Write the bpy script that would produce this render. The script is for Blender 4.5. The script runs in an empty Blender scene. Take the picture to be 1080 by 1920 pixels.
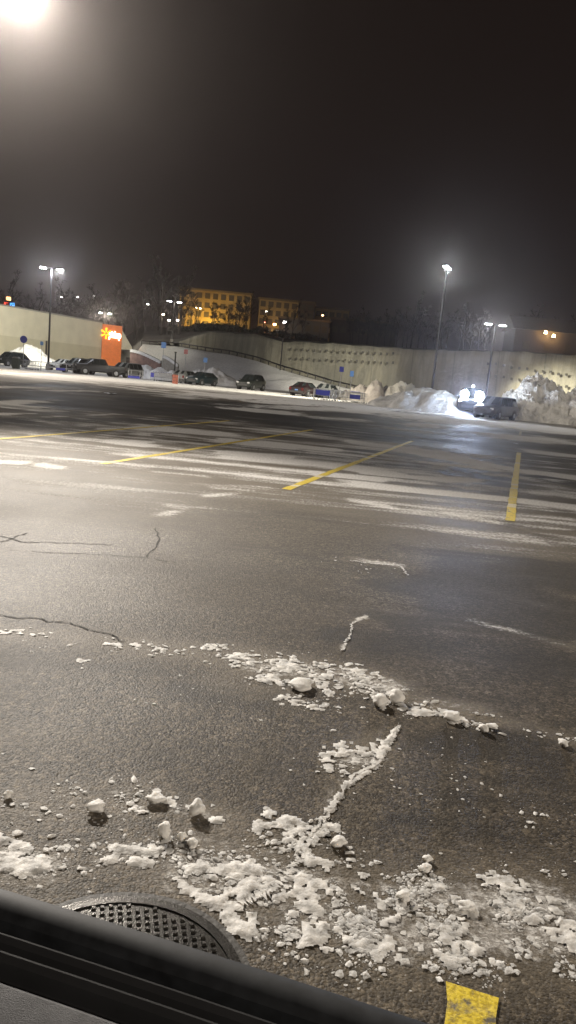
import bpy, bmesh, math, random
import numpy as np
from mathutils import Vector, Matrix, Euler

# ---------------------------------------------------------------- camera, world, exposure
S = bpy.context.scene
COL = S.collection
PITCH, ROLL, CAMH, FPX = 10.0, 5.4, 1.5, 1397.0
_p, _r = math.radians(PITCH), math.radians(ROLL)
FW = np.array([0, math.cos(_p), -math.sin(_p)])
_R0 = np.array([1., 0, 0]); _U0 = np.cross(_R0, FW)
RT = _R0*math.cos(_r) + _U0*math.sin(_r)
UP = _U0*math.cos(_r) - _R0*math.sin(_r)
cam_d = bpy.data.cameras.new('camera'); cam = bpy.data.objects.new('camera', cam_d); COL.objects.link(cam)
cam_d.sensor_fit = 'VERTICAL'; cam_d.sensor_height = 36.0; cam_d.lens = 36.0*FPX/1920.0
cam_d.clip_start = 0.05; cam_d.clip_end = 3000
M3 = Matrix((tuple(RT), tuple(UP), tuple(-FW))).transposed()
cam.matrix_world = Matrix.Translation((0, 0, CAMH)) @ M3.to_4x4()
S.camera = cam

W = bpy.data.worlds.new('World'); S.world = W; W.use_nodes = True
wn = W.node_tree; wn.nodes.clear()
wo = wn.nodes.new('ShaderNodeOutputWorld'); bgn = wn.nodes.new('ShaderNodeBackground')
sky = wn.nodes.new('ShaderNodeTexSky'); sky.sky_type = 'NISHITA'; sky.sun_disc = False
sky.sun_elevation = math.radians(-9); sky.sun_rotation = math.radians(200)
mixw = wn.nodes.new('ShaderNodeMix'); mixw.data_type = 'RGBA'; mixw.blend_type = 'ADD'
mixw.inputs[0].default_value = 1.0
mixw.inputs[7].default_value = (0.0094, 0.0061, 0.0052, 1)      # light-polluted overcast night sky
wn.links.new(sky.outputs[0], mixw.inputs[6]); wn.links.new(mixw.outputs[2], bgn.inputs[0])
bgn.inputs[1].default_value = 1.0
wn.links.new(bgn.outputs[0], wo.inputs[0])
sc_ = wn.nodes.new('ShaderNodeVectorMath'); sc_.operation = 'SCALE'; sc_.inputs[3].default_value = 0.05
wn.links.new(sky.outputs[0], sc_.inputs[0]); wn.links.new(sc_.outputs[0], mixw.inputs[6])

vs = S.view_settings
vs.view_transform = 'Standard'; vs.look = 'None'; vs.gamma = 1; vs.use_curve_mapping = False; vs.exposure = 0.0
cy = S.cycles
cy.use_denoising = True; cy.max_bounces = 5; cy.volume_bounces = 0; cy.diffuse_bounces = 3; cy.glossy_bounces = 2
cy.use_light_tree = True; cy.sample_clamp_indirect = 3.0; cy.caustics_reflective = False; cy.caustics_refractive = False

rng = random.Random(7); nr = np.random.RandomState(5)

# ---------------------------------------------------------------- position helpers (reading places off the photograph)
def ray(px, py): return FW*FPX + RT*(px-540) + UP*(960-py)
def G(px, py, z=0.0):                       # point on the level z seen at px,py
    d = ray(px, py); t = (z-CAMH)/d[2]; return Vector((d[0]*t, d[1]*t, z))
def P(px, py, Y):                           # point at distance Y seen at px,py
    d = ray(px, py); t = Y/d[1]; return Vector((d[0]*t, Y, CAMH+d[2]*t))
def XA(px, Y, z=0.0):                       # x of a place at distance Y and height z seen in column px
    vF = Y*FW[1] + (z-CAMH)*FW[2]
    return ((px-540)/FPX*vF - (Y*RT[1] + (z-CAMH)*RT[2]))/RT[0]
def hor(px):
    k = -UP[2]*0; lo, hi = 400., 1000.
    for _ in range(30):
        m = (lo+hi)/2
        if ray(px, m)[2] > 0: lo = m
        else: hi = m
    return lo

# ---------------------------------------------------------------- numpy value noise
_perm = nr.rand(256, 256)
def vnoise(x, y):
    xi = np.floor(x).astype(int); yi = np.floor(y).astype(int)
    fx = x-xi; fy = y-yi; fx = fx*fx*(3-2*fx); fy = fy*fy*(3-2*fy)
    a = _perm[xi % 256, yi % 256]; b = _perm[(xi+1) % 256, yi % 256]
    c = _perm[xi % 256, (yi+1) % 256]; d = _perm[(xi+1) % 256, (yi+1) % 256]
    return (a*(1-fx)+b*fx)*(1-fy) + (c*(1-fx)+d*fx)*fy
def fbm(x, y, o=4):
    s = 0; a = .5; t = 0
    for i in range(o):
        s = s + a*vnoise(x*2**i+17.3*i, y*2**i+5.1*i); t += a; a *= .5
    return s/t

# ---------------------------------------------------------------- materials
def nodes(m): return m.node_tree.nodes, m.node_tree.links
def mat(name, col, rough=0.6, metal=0.0, var=0.25, scale=8.0, bump=0.0, bscale=40.0, emit=None, estr=0.0, spec=0.5, coat=0.0):
    m = bpy.data.materials.new(name); m.use_nodes = True; N, L = nodes(m)
    b = N['Principled BSDF']; b.inputs['Roughness'].default_value = rough; b.inputs['Metallic'].default_value = metal
    b.inputs['Specular IOR Level'].default_value = spec; b.inputs['Coat Weight'].default_value = coat
    tc = N.new('ShaderNodeTexCoord')
    n = N.new('ShaderNodeTexNoise'); n.inputs['Scale'].default_value = scale; n.inputs['Detail'].default_value = 4
    L.new(tc.outputs['Object'], n.inputs['Vector'])
    r = N.new('ShaderNodeValToRGB'); r.color_ramp.elements[0].position = .3; r.color_ramp.elements[1].position = .72
    r.color_ramp.elements[0].color = (*[c*(1-var) for c in col], 1); r.color_ramp.elements[1].color = (*[min(1, c*(1+var)) for c in col], 1)
    L.new(n.outputs['Fac'], r.inputs[0]); L.new(r.outputs[0], b.inputs['Base Color'])
    if bump:
        n2 = N.new('ShaderNodeTexNoise'); n2.inputs['Scale'].default_value = bscale; n2.inputs['Detail'].default_value = 5
        bp = N.new('ShaderNodeBump'); bp.inputs['Strength'].default_value = 1; bp.inputs['Distance'].default_value = bump
        L.new(tc.outputs['Object'], n2.inputs['Vector']); L.new(n2.outputs['Fac'], bp.inputs['Height']); L.new(bp.outputs[0], b.inputs['Normal'])
    if emit: b.inputs['Emission Color'].default_value = (*emit, 1); b.inputs['Emission Strength'].default_value = estr
    return m
def glassmat(name, col, rough=.06):
    m = mat(name, col, rough, 0, .1, 3.0, spec=.8); return m

M = {}
M['snow'] = mat('snow', (.74, .73, .72), .6, 0, .12, 3, bump=.02, bscale=18)
M['dirtysnow'] = mat('dirty_snow', (.50, .47, .45), .7, 0, .30, 1.3, bump=.10, bscale=5)
M['lump'] = mat('snow_lump', (.62, .60, .565), .6, 0, .42, 22, bump=.004, bscale=90)
M['cleanlump'] = mat('clean_snow_lump', (.74, .72, .68), .6, 0, .10, 22, bump=.003, bscale=120)
for k_ in ('lump', 'snow', 'cleanlump'):
    b_ = M[k_].node_tree.nodes['Principled BSDF']; b_.inputs['Subsurface Weight'].default_value = .45 if 'lump' in k_ else 0; b_.inputs['Subsurface Radius'].default_value = (1, .95, .9); b_.inputs['Subsurface Scale'].default_value = .015
M['metal'] = mat('galvanised_steel', (.35, .35, .36), .45, .7, .2)
M['darkmetal'] = mat('dark_bronze_steel', (.022, .020, .020), .5, .4, .2)
M['silver'] = mat('chrome_wire', (.55, .56, .58), .3, .8, .1)
M['blue'] = mat('blue_plastic', (.03, .04, .32), .4, 0, .1)
M['lightblue'] = mat('light_blue_sign', (.12, .28, .6), .4, 0, .1)
M['concrete'] = mat('concrete', (.33, .31, .28), .8, 0, .2, 3, bump=.01)
M['tyre'] = mat('tyre_rubber', (.02, .02, .02), .8, 0, .2)
M['rim'] = mat('alloy_rim', (.35, .35, .36), .35, .8, .1)
M['glass'] = glassmat('dark_car_glass', (.018, .022, .022))
M['taillight'] = mat('red_tail_lens', (.13, .012, .012), .2, 0, .1)
M['headlens'] = mat('clear_head_lens', (.6, .6, .6), .12, .2, .05)
M['plastic'] = mat('black_trim', (.03, .03, .03), .55, 0, .2)

# ---------------------------------------------------------------- object helpers
def link(o, parent=None):
    COL.objects.link(o)
    if parent: o.parent = parent
    return o
def tag(o, label=None, cat=None, group=None, kind=None):
    if label: o['label'] = label
    if cat: o['category'] = cat
    if group: o['group'] = group
    if kind: o['kind'] = kind
    return o
def empty(name, loc, rz, label, cat, group=None):
    o = bpy.data.objects.new(name, None); o.location = loc; o.rotation_euler = (0, 0, rz); o.empty_display_size = .2
    link(o); return tag(o, label, cat, group)
class MB:
    def __init__(s): s.v = []; s.f = []; s.fm = []
    def add(s, vs_, fs, mi=0):
        k = len(s.v); s.v += [tuple(v) for v in vs_]; s.f += [tuple(i+k for i in f) for f in fs]; s.fm += [mi]*len(fs); return s
    def box(s, c, d, rz=0, mi=0, taper=1.0, rot=None):
        x, y, z = [q/2 for q in d]; vv = []
        Rm = rot or Matrix.Rotation(rz, 3, 'Z')
        for dz in (-1, 1):
            t = taper if dz > 0 else 1
            for dx, dy in ((-1, -1), (1, -1), (1, 1), (-1, 1)):
                vv.append(Vector(c) + Rm @ Vector((dx*x*t, dy*y*t, dz*z)))
        return s.add(vv, [(3, 2, 1, 0), (4, 5, 6, 7), (0, 1, 5, 4), (1, 2, 6, 5), (2, 3, 7, 6), (3, 0, 4, 7)], mi)
    def tube(s, a, b, r0, r1=None, n=8, caps=True, mi=0):
        a = Vector(a); b = Vector(b); r1 = r0 if r1 is None else r1; d = (b-a).normalized()
        u = d.orthogonal().normalized(); w = d.cross(u); vv = []
        for q, r in ((a, r0), (b, r1)):
            for i in range(n):
                t = 2*math.pi*i/n; vv.append(q+u*math.cos(t)*r+w*math.sin(t)*r)
        fs = [(i, (i+1) % n, n+(i+1) % n, n+i) for i in range(n)]
        if caps: fs += [tuple(range(n-1, -1, -1)), tuple(range(n, 2*n))]
        return s.add(vv, fs, mi)
    def build(s, name, m, parent=None, smooth=0, loc=None):
        me = bpy.data.meshes.new(name); me.from_pydata(s.v, [], s.f)
        for mm in (m if isinstance(m, (list, tuple)) else [m]): me.materials.append(mm)
        for p, i in zip(me.polygons, s.fm): p.material_index = i
        me.update()
        if smooth:
            me.polygons.foreach_set('use_smooth', [True]*len(me.polygons)); me.set_sharp_from_angle(angle=math.radians(smooth))
        o = bpy.data.objects.new(name, me); link(o, parent)
        if loc: o.location = loc
        return o
def npmesh(name, V, F, m, parent=None, smooth=True, attrs=None):
    me = bpy.data.meshes.new(name); V = np.asarray(V, dtype=np.float32); F = np.asarray(F, dtype=np.int32)
    n = F.shape[1]
    me.vertices.add(len(V)); me.vertices.foreach_set('co', V.ravel())
    me.loops.add(F.size); me.loops.foreach_set('vertex_index', F.ravel())
    me.polygons.add(len(F)); me.polygons.foreach_set('loop_start', np.arange(0, F.size, n, dtype=np.int32))
    me.polygons.foreach_set('loop_total', np.full(len(F), n, dtype=np.int32))
    me.polygons.foreach_set('use_smooth', np.full(len(F), smooth))
    me.update(calc_edges=True); me.validate()
    for k, a in (attrs or {}).items():
        at = me.attributes.new(k, 'FLOAT', 'POINT'); at.data.foreach_set('value', np.asarray(a, dtype=np.float32).ravel())
    me.materials.append(m); o = bpy.data.objects.new(name, me); return link(o, parent)
def grid_faces(ny, nx, keep=None):
    i = np.arange(ny-1)[:, None]*nx + np.arange(nx-1)[None, :]
    F = np.stack([i, i+1, i+nx+1, i+nx], -1).reshape(-1, 4)
    return F if keep is None else F[keep.ravel()]
def copy_tree(o, parent=None):
    c = o.copy(); COL.objects.link(c)
    if parent: c.parent = parent; c.matrix_parent_inverse = o.matrix_parent_inverse
    for ch in [q for q in KIDS.get(o.name, [])]: copy_tree(ch, c)
    return c
KIDS = {}
def index_kids(root):
    def rec(o):
        KIDS[o.name] = [c for c in bpy.data.objects if c.parent == o]
        for c in KIDS[o.name]: rec(c)
    rec(root)

# ---------------------------------------------------------------- snow layout on the lot: strokes read off the photograph and laid on the ground
# (x0,y0, x1,y1, thickness in px there, strength)
STROKES = [
 (-60, 795, 1140, 895, 110, .37), (300, 890, 1140, 960, 60, .33), (-60, 900, 420, 940, 70, .27),
 (-60, 880, 460, 920, 120, .17), (-60, 830, 900, 896, 80, .2), (-40, 980, 360, 1000, 110, .10), (400, 920, 1140, 990, 60, .13),
 (-120, 694, 130, 706, 26, 1.0), (120, 706, 330, 716, 22, 1.0), (300, 716, 560, 737, 15, 1.0), (540, 737, 720, 755, 14, 1.0),
 (-60, 724, 110, 728, 9, .8), (80, 731, 180, 734, 6, .9), (250, 720, 470, 734, 9, .9), (330, 738, 520, 748, 7, .8), (470, 742, 660, 757, 8, 1.0),
 (600, 757, 720, 766, 7, .9), (470, 752, 600, 758, 6, .9), (420, 764, 560, 776, 6, .9), (300, 742, 400, 748, 5, .6), (480, 762, 760, 774, 7, .75),
 (-60, 754, 50, 757, 26, .95), (20, 762, 85, 765, 9, .8), (-60, 776, 45, 777, 7, .9), (50, 768, 120, 771, 6, .6), (85, 781, 130, 781, 5, .6),
 (150, 779, 220, 777, 5, .5), (560, 780, 700, 790, 6, .5),
 (250, 800, 440, 815, 8, .75), (150, 806, 230, 802, 8, .45), (-60, 812, 150, 806, 16, .35), (200, 826, 300, 834, 12, .75), (240, 812, 300, 816, 7, .6),
 (-60, 864, 60, 868, 9, .75), (60, 868, 130, 878, 9, .65), (-60, 838, 200, 850, 22, .32), (170, 852, 320, 858, 9, .4),
 (400, 822, 560, 842, 9, .8), (470, 828, 640, 844, 8, .85), (400, 846, 545, 858, 7, .8), (405, 856, 660, 876, 7, .95), (560, 868, 760, 888, 8, .8),
 (660, 884, 920, 905, 7, .75), (720, 836, 900, 864, 9, .8), (760, 848, 1010, 886, 9, .85), (640, 826, 800, 846, 7, .85), (1000, 884, 1140, 902, 10, .9),
 (560, 846, 700, 856, 7, .5), (780, 866, 940, 882, 7, .6), (560, 884, 740, 902, 10, .75), (620, 900, 960, 938, 13, .65), (900, 930, 1140, 958, 9, .75),
 (270, 884, 400, 896, 7, .55), (380, 912, 540, 914, 15, .45), (360, 934, 470, 920, 10, .45), (280, 964, 350, 960, 13, .6), (300, 944, 360, 956, 9, .45),
 (200, 900, 290, 906, 7, .4), (350, 905, 430, 912, 6, .45), (640, 935, 760, 955, 9, .45), (820, 960, 960, 985, 8, .4), (960, 990, 1120, 1015, 8, .4),
 (860, 790, 1100, 808, 10, .8), (720, 778, 880, 790, 10, .8), (760, 796, 840, 800, 6, .7), (880, 815, 1100, 832, 9, .55), (980, 846, 1140, 862, 8, .6),
 (700, 800, 860, 818, 8, .4), (650, 1046, 760, 1062, 9, .48), (745, 1030, 765, 1075, 8, .5), (780, 1075, 900, 1095, 7, .25), (860, 1100, 1080, 1150, 10, .3),
 (870, 1160, 1080, 1215, 12, .38), (660, 1170, 690, 1157, 8, .6), (655, 1175, 660, 1200, 8, .5), (636, 1220, 650, 1212, 12, .7),
 (-40, 1185, 230, 1205, 28, .36), (200, 1205, 440, 1235, 34, .42), (420, 1240, 620, 1270, 50, .60), (600, 1262, 760, 1300, 46, .58), (760, 1320, 940, 1350, 34, .5),
 (930, 1355, 1100, 1400, 24, .36), (380, 1285, 560, 1320, 30, .35), (620, 1440, 740, 1410, 60, .45), (600, 1520, 660, 1460, 34, .4),
 (-60, 1500, 300, 1500, 70, .33), (240, 1490, 480, 1545, 34, .42), (180, 1600, 330, 1590, 50, .42), (-60, 1590, 130, 1625, 60, .6),
 (300, 1580, 700, 1680, 150, .42), (600, 1700, 1140, 1740, 190, .42), (700, 1640, 1100, 1670, 60, .36),
]
def stroke_ground(S_):
    x0, y0, x1, y1, w, s = S_
    a = G(x0, y0); b = G(x1, y1)
    wa = abs(G(x0, y0-w/2).y-G(x0, y0+w/2).y)/2; wb = abs(G(x1, y1-w/2).y-G(x1, y1+w/2).y)/2
    return a, b, wa, wb, s
SG = [stroke_ground(s) for s in STROKES]
DAMPS = [(780, 1062, 1160, 1090, 70, .8), (720, 1120, 1160, 1160, 90, .8), (640, 1200, 1160, 1260, 120, .6), (760, 1440, 1160, 1480, 180, .5), (700, 1560, 1160, 1600, 100, .45),
 (-80, 742, 520, 764, 16, 1), (100, 755, 640, 790, 16, 1), (-80, 788, 440, 788, 12, 1), (420, 790, 900, 830, 14, .8), (400, 835, 720, 850, 8, .8), (560, 850, 960, 900, 12, 1), (900, 866, 1160, 926, 22, 1), (300, 1300, 560, 1330, 60, .5), (440, 1010, 700, 1060, 50, .35)]
def snow_amount(X, Y, SG=None):
    SG = SG or globals()['SG']
    A = np.zeros_like(X)
    wob = (fbm(X*.5+3, Y*.5+9, 3)-.5)
    for a, b, wa, wb, s in SG:
        if b.x < a.x: a, b, wa, wb = b, a, wb, wa
        L_ = max(b.x-a.x, 1e-3); t = (X-a.x)/L_
        e = min(.45, max(.16, .5*max(wa, wb)/L_))
        tt = np.clip(t, 0, 1); yc = a.y+(b.y-a.y)*tt; hw = wa+(wb-wa)*tt
        d = np.abs(Y-yc-wob*hw*1.6)/np.maximum(hw, 1e-4)
        lat = np.clip(1.7-d, 0, 1.2)/1.2
        tn = t+(fbm(X*3+1, Y*3+8, 2)-.5)*e*1.6; end = np.clip((tn+e)/(2*e), 0, 1)*np.clip((1+e-tn)/(2*e), 0, 1)
        A = np.maximum(A, s*lat*end)
    return A*1.0

# ---------------------------------------------------------------- the lot surface
def axis(lo, hi, d, lo2, hi2, g):
    a = list(np.arange(lo, hi, d)); x = a[-1]; st = d
    while x < hi2: st *= g; x += st; a.append(x)
    x = a[0]; st = d; b = []
    while x > lo2: st *= g; x -= st; b.append(x)
    return np.array(b[::-1]+a)
xs = axis(-3.2, 4.4, .045, -75, 75, 1.03); ys = axis(1.0, 7.0, .045, -25, 168, 1.022)
XX, YY = np.meshgrid(xs, ys)
A = snow_amount(XX, YY)
# beyond the drive the lot is mostly packed snow
def smooth(a, b, x): t = np.clip((x-a)/(b-a), 0, 1); return t*t*(3-2*t)
A = np.maximum(A, .85*smooth(84, 100, YY - .15*np.abs(XX)))
A = np.maximum(A, .55*smooth(55, 64, YY)*smooth(12, 24, XX))
A = np.maximum(A, .38*smooth(48, 60, YY))
A = A*(1+.3*smooth(9, 13, YY)-.35*(1-smooth(5, 9, YY))*smooth(4.4, 5, YY)-.12*(1-smooth(4, 4.4, YY)))
A = np.where(YY < 0.5, .25, A)
DM = snow_amount(XX, YY, [stroke_ground(q) for q in DAMPS])
wet = fbm(XX*.22+2, YY*.22+7, 3)
Vg = np.stack([XX, YY, np.zeros_like(XX)], -1).reshape(-1, 3)

mg = bpy.data.materials.new('wet_asphalt'); mg.use_nodes = True; N, L = nodes(mg); B = N['Principled BSDF']
def nn(t, **k):
    n = N.new(t)
    for a, b in k.items(): setattr(n, a, b)
    return n
def math_(op, a, b=None, clamp=False):
    n = nn('ShaderNodeMath', operation=op); n.use_clamp = clamp
    for i, q in enumerate((a, b)):
        if q is None: continue
        if isinstance(q, (int, float)): n.inputs[i].default_value = q
        else: L.new(q, n.inputs[i])
    return n.outputs[0]
def noise(sc, det=4, vec=None, rough=.5, st=(1, 1, 1), rz=0):
    mp = nn('ShaderNodeMapping'); mp.inputs['Scale'].default_value = st; mp.inputs['Rotation'].default_value = (0, 0, rz)
    L.new(tc.outputs['Object'], mp.inputs['Vector'])
    n = nn('ShaderNodeTexNoise'); n.inputs['Scale'].default_value = sc; n.inputs['Detail'].default_value = det; n.inputs['Roughness'].default_value = rough
    L.new(mp.outputs[0], n.inputs['Vector']); return n.outputs['Fac']
def mix(f, a, b):
    n = nn('ShaderNodeMix', data_type='RGBA')
    for i, q in ((0, f), (6, a), (7, b)):
        if hasattr(q, 'is_linked'): L.new(q, n.inputs[i])
        else: n.inputs[i].default_value = q if i == 0 else (*q, 1)
    return n.outputs[2]
def ramp(f, a, b):
    n = nn('ShaderNodeMapRange', interpolation_type='SMOOTHSTEP'); L.new(f, n.inputs[0]); n.inputs[1].default_value = a; n.inputs[2].default_value = b
    return n.outputs[0]
tc = nn('ShaderNodeTexCoord')
at = nn('ShaderNodeAttribute', attribute_name='snow')
snow = at.outputs['Fac']
fine = noise(26, 6, rough=.65); mid = noise(3.2, 5, st=(.45, 1, 1), rz=.3); streak = noise(1.1, 6, st=(.16, 1.3, 1), rz=.3, rough=.62)
grain = math_('ADD', math_('MULTIPLY', noise(75, 3, rough=.7), .45), math_('MULTIPLY', noise(27, 4, rough=.8), .55)); big = noise(.35, 4)
# threshold of snow: amount + noise
br = math_('ADD', math_('ADD', math_('MULTIPLY', fine, .45), math_('MULTIPLY', grain, .3)), math_('MULTIPLY', mid, .25))
br = math_('ADD', math_('MULTIPLY', br, .45), math_('MULTIPLY', streak, .55))
cov = ramp(math_('ADD', snow, math_('MULTIPLY', math_('SUBTRACT', br, .5), 3.2)), .30, .68)
has = ramp(snow, .04, .2); cov = math_('MULTIPLY', cov, has)
dust = math_('MULTIPLY', ramp(streak, .50, .70), .22)
dust = math_('MAXIMUM', dust, math_('MINIMUM', math_('MULTIPLY', snow, .95), .42))
va = nn('ShaderNodeTexVoronoi'); va.inputs['Scale'].default_value = 115; L.new(tc.outputs['Object'], va.inputs['Vector'])
vb = nn('ShaderNodeTexVoronoi'); vb.inputs['Scale'].default_value = 48; L.new(tc.outputs['Object'], vb.inputs['Vector'])
sa = nn('ShaderNodeSeparateColor'); L.new(va.outputs['Color'], sa.inputs[0]); sb = nn('ShaderNodeSeparateColor'); L.new(vb.outputs['Color'], sb.inputs[0])
stone = math_('ADD', math_('MULTIPLY', math_('POWER', sa.outputs[0], 2.2), .6), math_('MULTIPLY', math_('POWER', sb.outputs[0], 2.5), .4))
stone = math_('MULTIPLY', stone, math_('ADD', ramp(grain, .38, .62), .25))
asp = mix(stone, (.012, .0092, .006), (.285, .232, .165))
stain = ramp(noise(1.6, 6, rough=.7, st=(.35, 1, 1), rz=-.25), .48, .66); asp = mix(math_('MULTIPLY', stain, .55), asp, (.018, .0145, .010))
asp = mix(ramp(big, .35, .65), asp, mix(.5, asp, (.040, .028, .015)))
damp = nn('ShaderNodeAttribute', attribute_name='damp').outputs['Fac']
asp = mix(dust, asp, (.25, .215, .165))
asp = mix(math_('MULTIPLY', ramp(math_('ADD', damp, math_('MULTIPLY', math_('SUBTRACT', mid, .5), 1.2)), .3, .6), .62), asp, (.012, .009, .006))
snc = mix(ramp(fine, .35, .65), (.50, .48, .45), (.78, .76, .73))
base = mix(cov, asp, snc)
L.new(base, B.inputs['Base Color'])
rg = math_('ADD', math_('MULTIPLY', ramp(big, .3, .7), .14), .56)
rg = math_('ADD', rg, math_('MULTIPLY', cov, .35), True); L.new(rg, B.inputs['Roughness'])
B.inputs['Specular IOR Level'].default_value = .24
gv = nn('ShaderNodeTexVoronoi'); gv.inputs['Scale'].default_value = 115; L.new(tc.outputs['Object'], gv.inputs['Vector'])
hgt = math_('ADD', math_('MULTIPLY', gv.outputs['Distance'], -.0028), math_('MULTIPLY', noise(170, 2), .0025))
hgt = math_('ADD', hgt, math_('MULTIPLY', grain, .0012)); hgt = math_('ADD', hgt, math_('MULTIPLY', vb.outputs['Distance'], -.0018))
hgt = math_('ADD', hgt, math_('MULTIPLY', cov, .010))
bp = nn('ShaderNodeBump'); bp.inputs['Strength'].default_value = .8; bp.inputs['Distance'].default_value = 1.0
L.new(hgt, bp.inputs['Height']); L.new(bp.outputs[0], B.inputs['Normal'])
M['asphalt'] = mg
lot = npmesh('parking_lot', Vg, grid_faces(len(ys), len(xs)), mg, attrs={'snow': A, 'damp': DM}); tag(lot, kind='structure')
ground = MB().box((0, 200, -.55), (1600, 1600, 1)).build('ground', M['dirtysnow']); tag(ground, kind='structure')

# yellow paint
mp_ = mat('yellow_paint', (.50, .34, .03), .55, 0, .2, 6)
N, L = nodes(mp_); B = N['Principled BSDF']; tc = nn('ShaderNodeTexCoord')
wearn = noise(9, 5, rough=.7); g2 = noise(110, 3)
c = mix(ramp(g2, .35, .6), (.46, .33, .015), (.76, .58, .04))
snp = noise(1.4, 5, st=(.2, 1.2, 1), rz=.3)
c = mix(ramp(wearn, .55, .69), c, (.11, .095, .07)); c = mix(math_('MULTIPLY', ramp(snp, .55, .68), .75), c, (.66, .63, .58))
L.new(c, B.inputs['Base Color'])
bp = nn('ShaderNodeBump'); bp.inputs['Strength'].default_value = .7; bp.inputs['Distance'].default_value = .004
L.new(g2, bp.inputs['Height']); L.new(bp.outputs[0], B.inputs['Normal'])
mworn = mat('worn_yellow_paint', (.20, .15, .045), .6, 0, .45, 5)
def strip(name, pts, w, z, m, jag=.0, n=40, kind='structure'):
    P_ = [Vector(p) for p in pts]; V_ = []; seg = []
    Ls = [0]
    for a, b in zip(P_, P_[1:]): Ls.append(Ls[-1]+(b-a).length)
    for i in range(n+1):
        s = Ls[-1]*i/n; k = max(j for j in range(len(Ls)) if Ls[j] <= s+1e-9); k = min(k, len(P_)-2)
        q = P_[k].lerp(P_[k+1], (s-Ls[k])/(Ls[k+1]-Ls[k])); d = (P_[k+1]-P_[k]).normalized(); nv = Vector((-d.y, d.x, 0))
        ww = w[0]+(w[1]-w[0])*i/n if isinstance(w, tuple) else w
        j1 = jag*ww*(rng.random()-.5)*2; j2 = jag*ww*(rng.random()-.5)*2; o = nv*(jag*ww*(rng.random()-.5))
        a_ = q+nv*(ww/2+j1)+o; b_ = q-nv*(ww/2+j2)+o
        V_ += [(a_.x, a_.y, z), (b_.x, b_.y, z)]
    mb = MB().add(V_, [(2*i, 2*i+1, 2*i+3, 2*i+2) for i in range(n)])
    o = mb.build(name, m); tag(o, kind=kind); return o
LINES = [((956, 977), (973, 849)), ((536, 918), (773, 827)), ((192, 870), (585, 806)), ((-10, 824), (430, 789))]
dirn = None
for i, (a, b) in enumerate(LINES):
    strip('parking_line', [G(*a), G(*b)], .125, .005, mp_, .05, 60)
pa, pb = G(956, 977), G(973, 849); dirn = (pb-pa).normalized()
q = G(884, 1858); strip('parking_line', [q, q-dirn*2.0], .125, .005, mp_, .05, 30)
q = G(884, 1858)+Vector((2.87, -.9, 0)); strip('parking_line', [q, q-dirn*2.0], .125, .005, mp_, .05, 30)
for k in range(2): # worn stall lines of the next row
    a = G(975, 817)+Vector((-2.87*k, .9*k, 0)); strip('parking_line', [a, a+dirn*6], .11, .005, mworn, .05, 20)
# cracks, laid as thin dark strips
mcr = mat('dark_crack', (.030, .027, .023), .9)
for pts, w in (([(-20, 1000), (40, 1016), (110, 1018), (170, 1020), (210, 1022)], .022), ([(275, 1045), (300, 1015), (292, 990)], .018), ([(60, 1035), (180, 1040), (275, 1047), (330, 1055)], .014),
               ([(-30, 1152), (60, 1160), (140, 1172), (205, 1188), (235, 1203)], .016), ([(-20, 1020), (20, 1012), (50, 1000)], .02)):
    g_ = [G(*p) for p in pts]; fine_ = []
    for a, b in zip(g_, g_[1:]):
        for t in range(5): fine_.append(a.lerp(b, t/5)+Vector((rng.uniform(-.02, .02), rng.uniform(-.02, .02), 0)))
    fine_.append(g_[-1]); strip('asphalt_crack', fine_, w*.6, .004, mcr, .35, len(fine_)*3)

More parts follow.
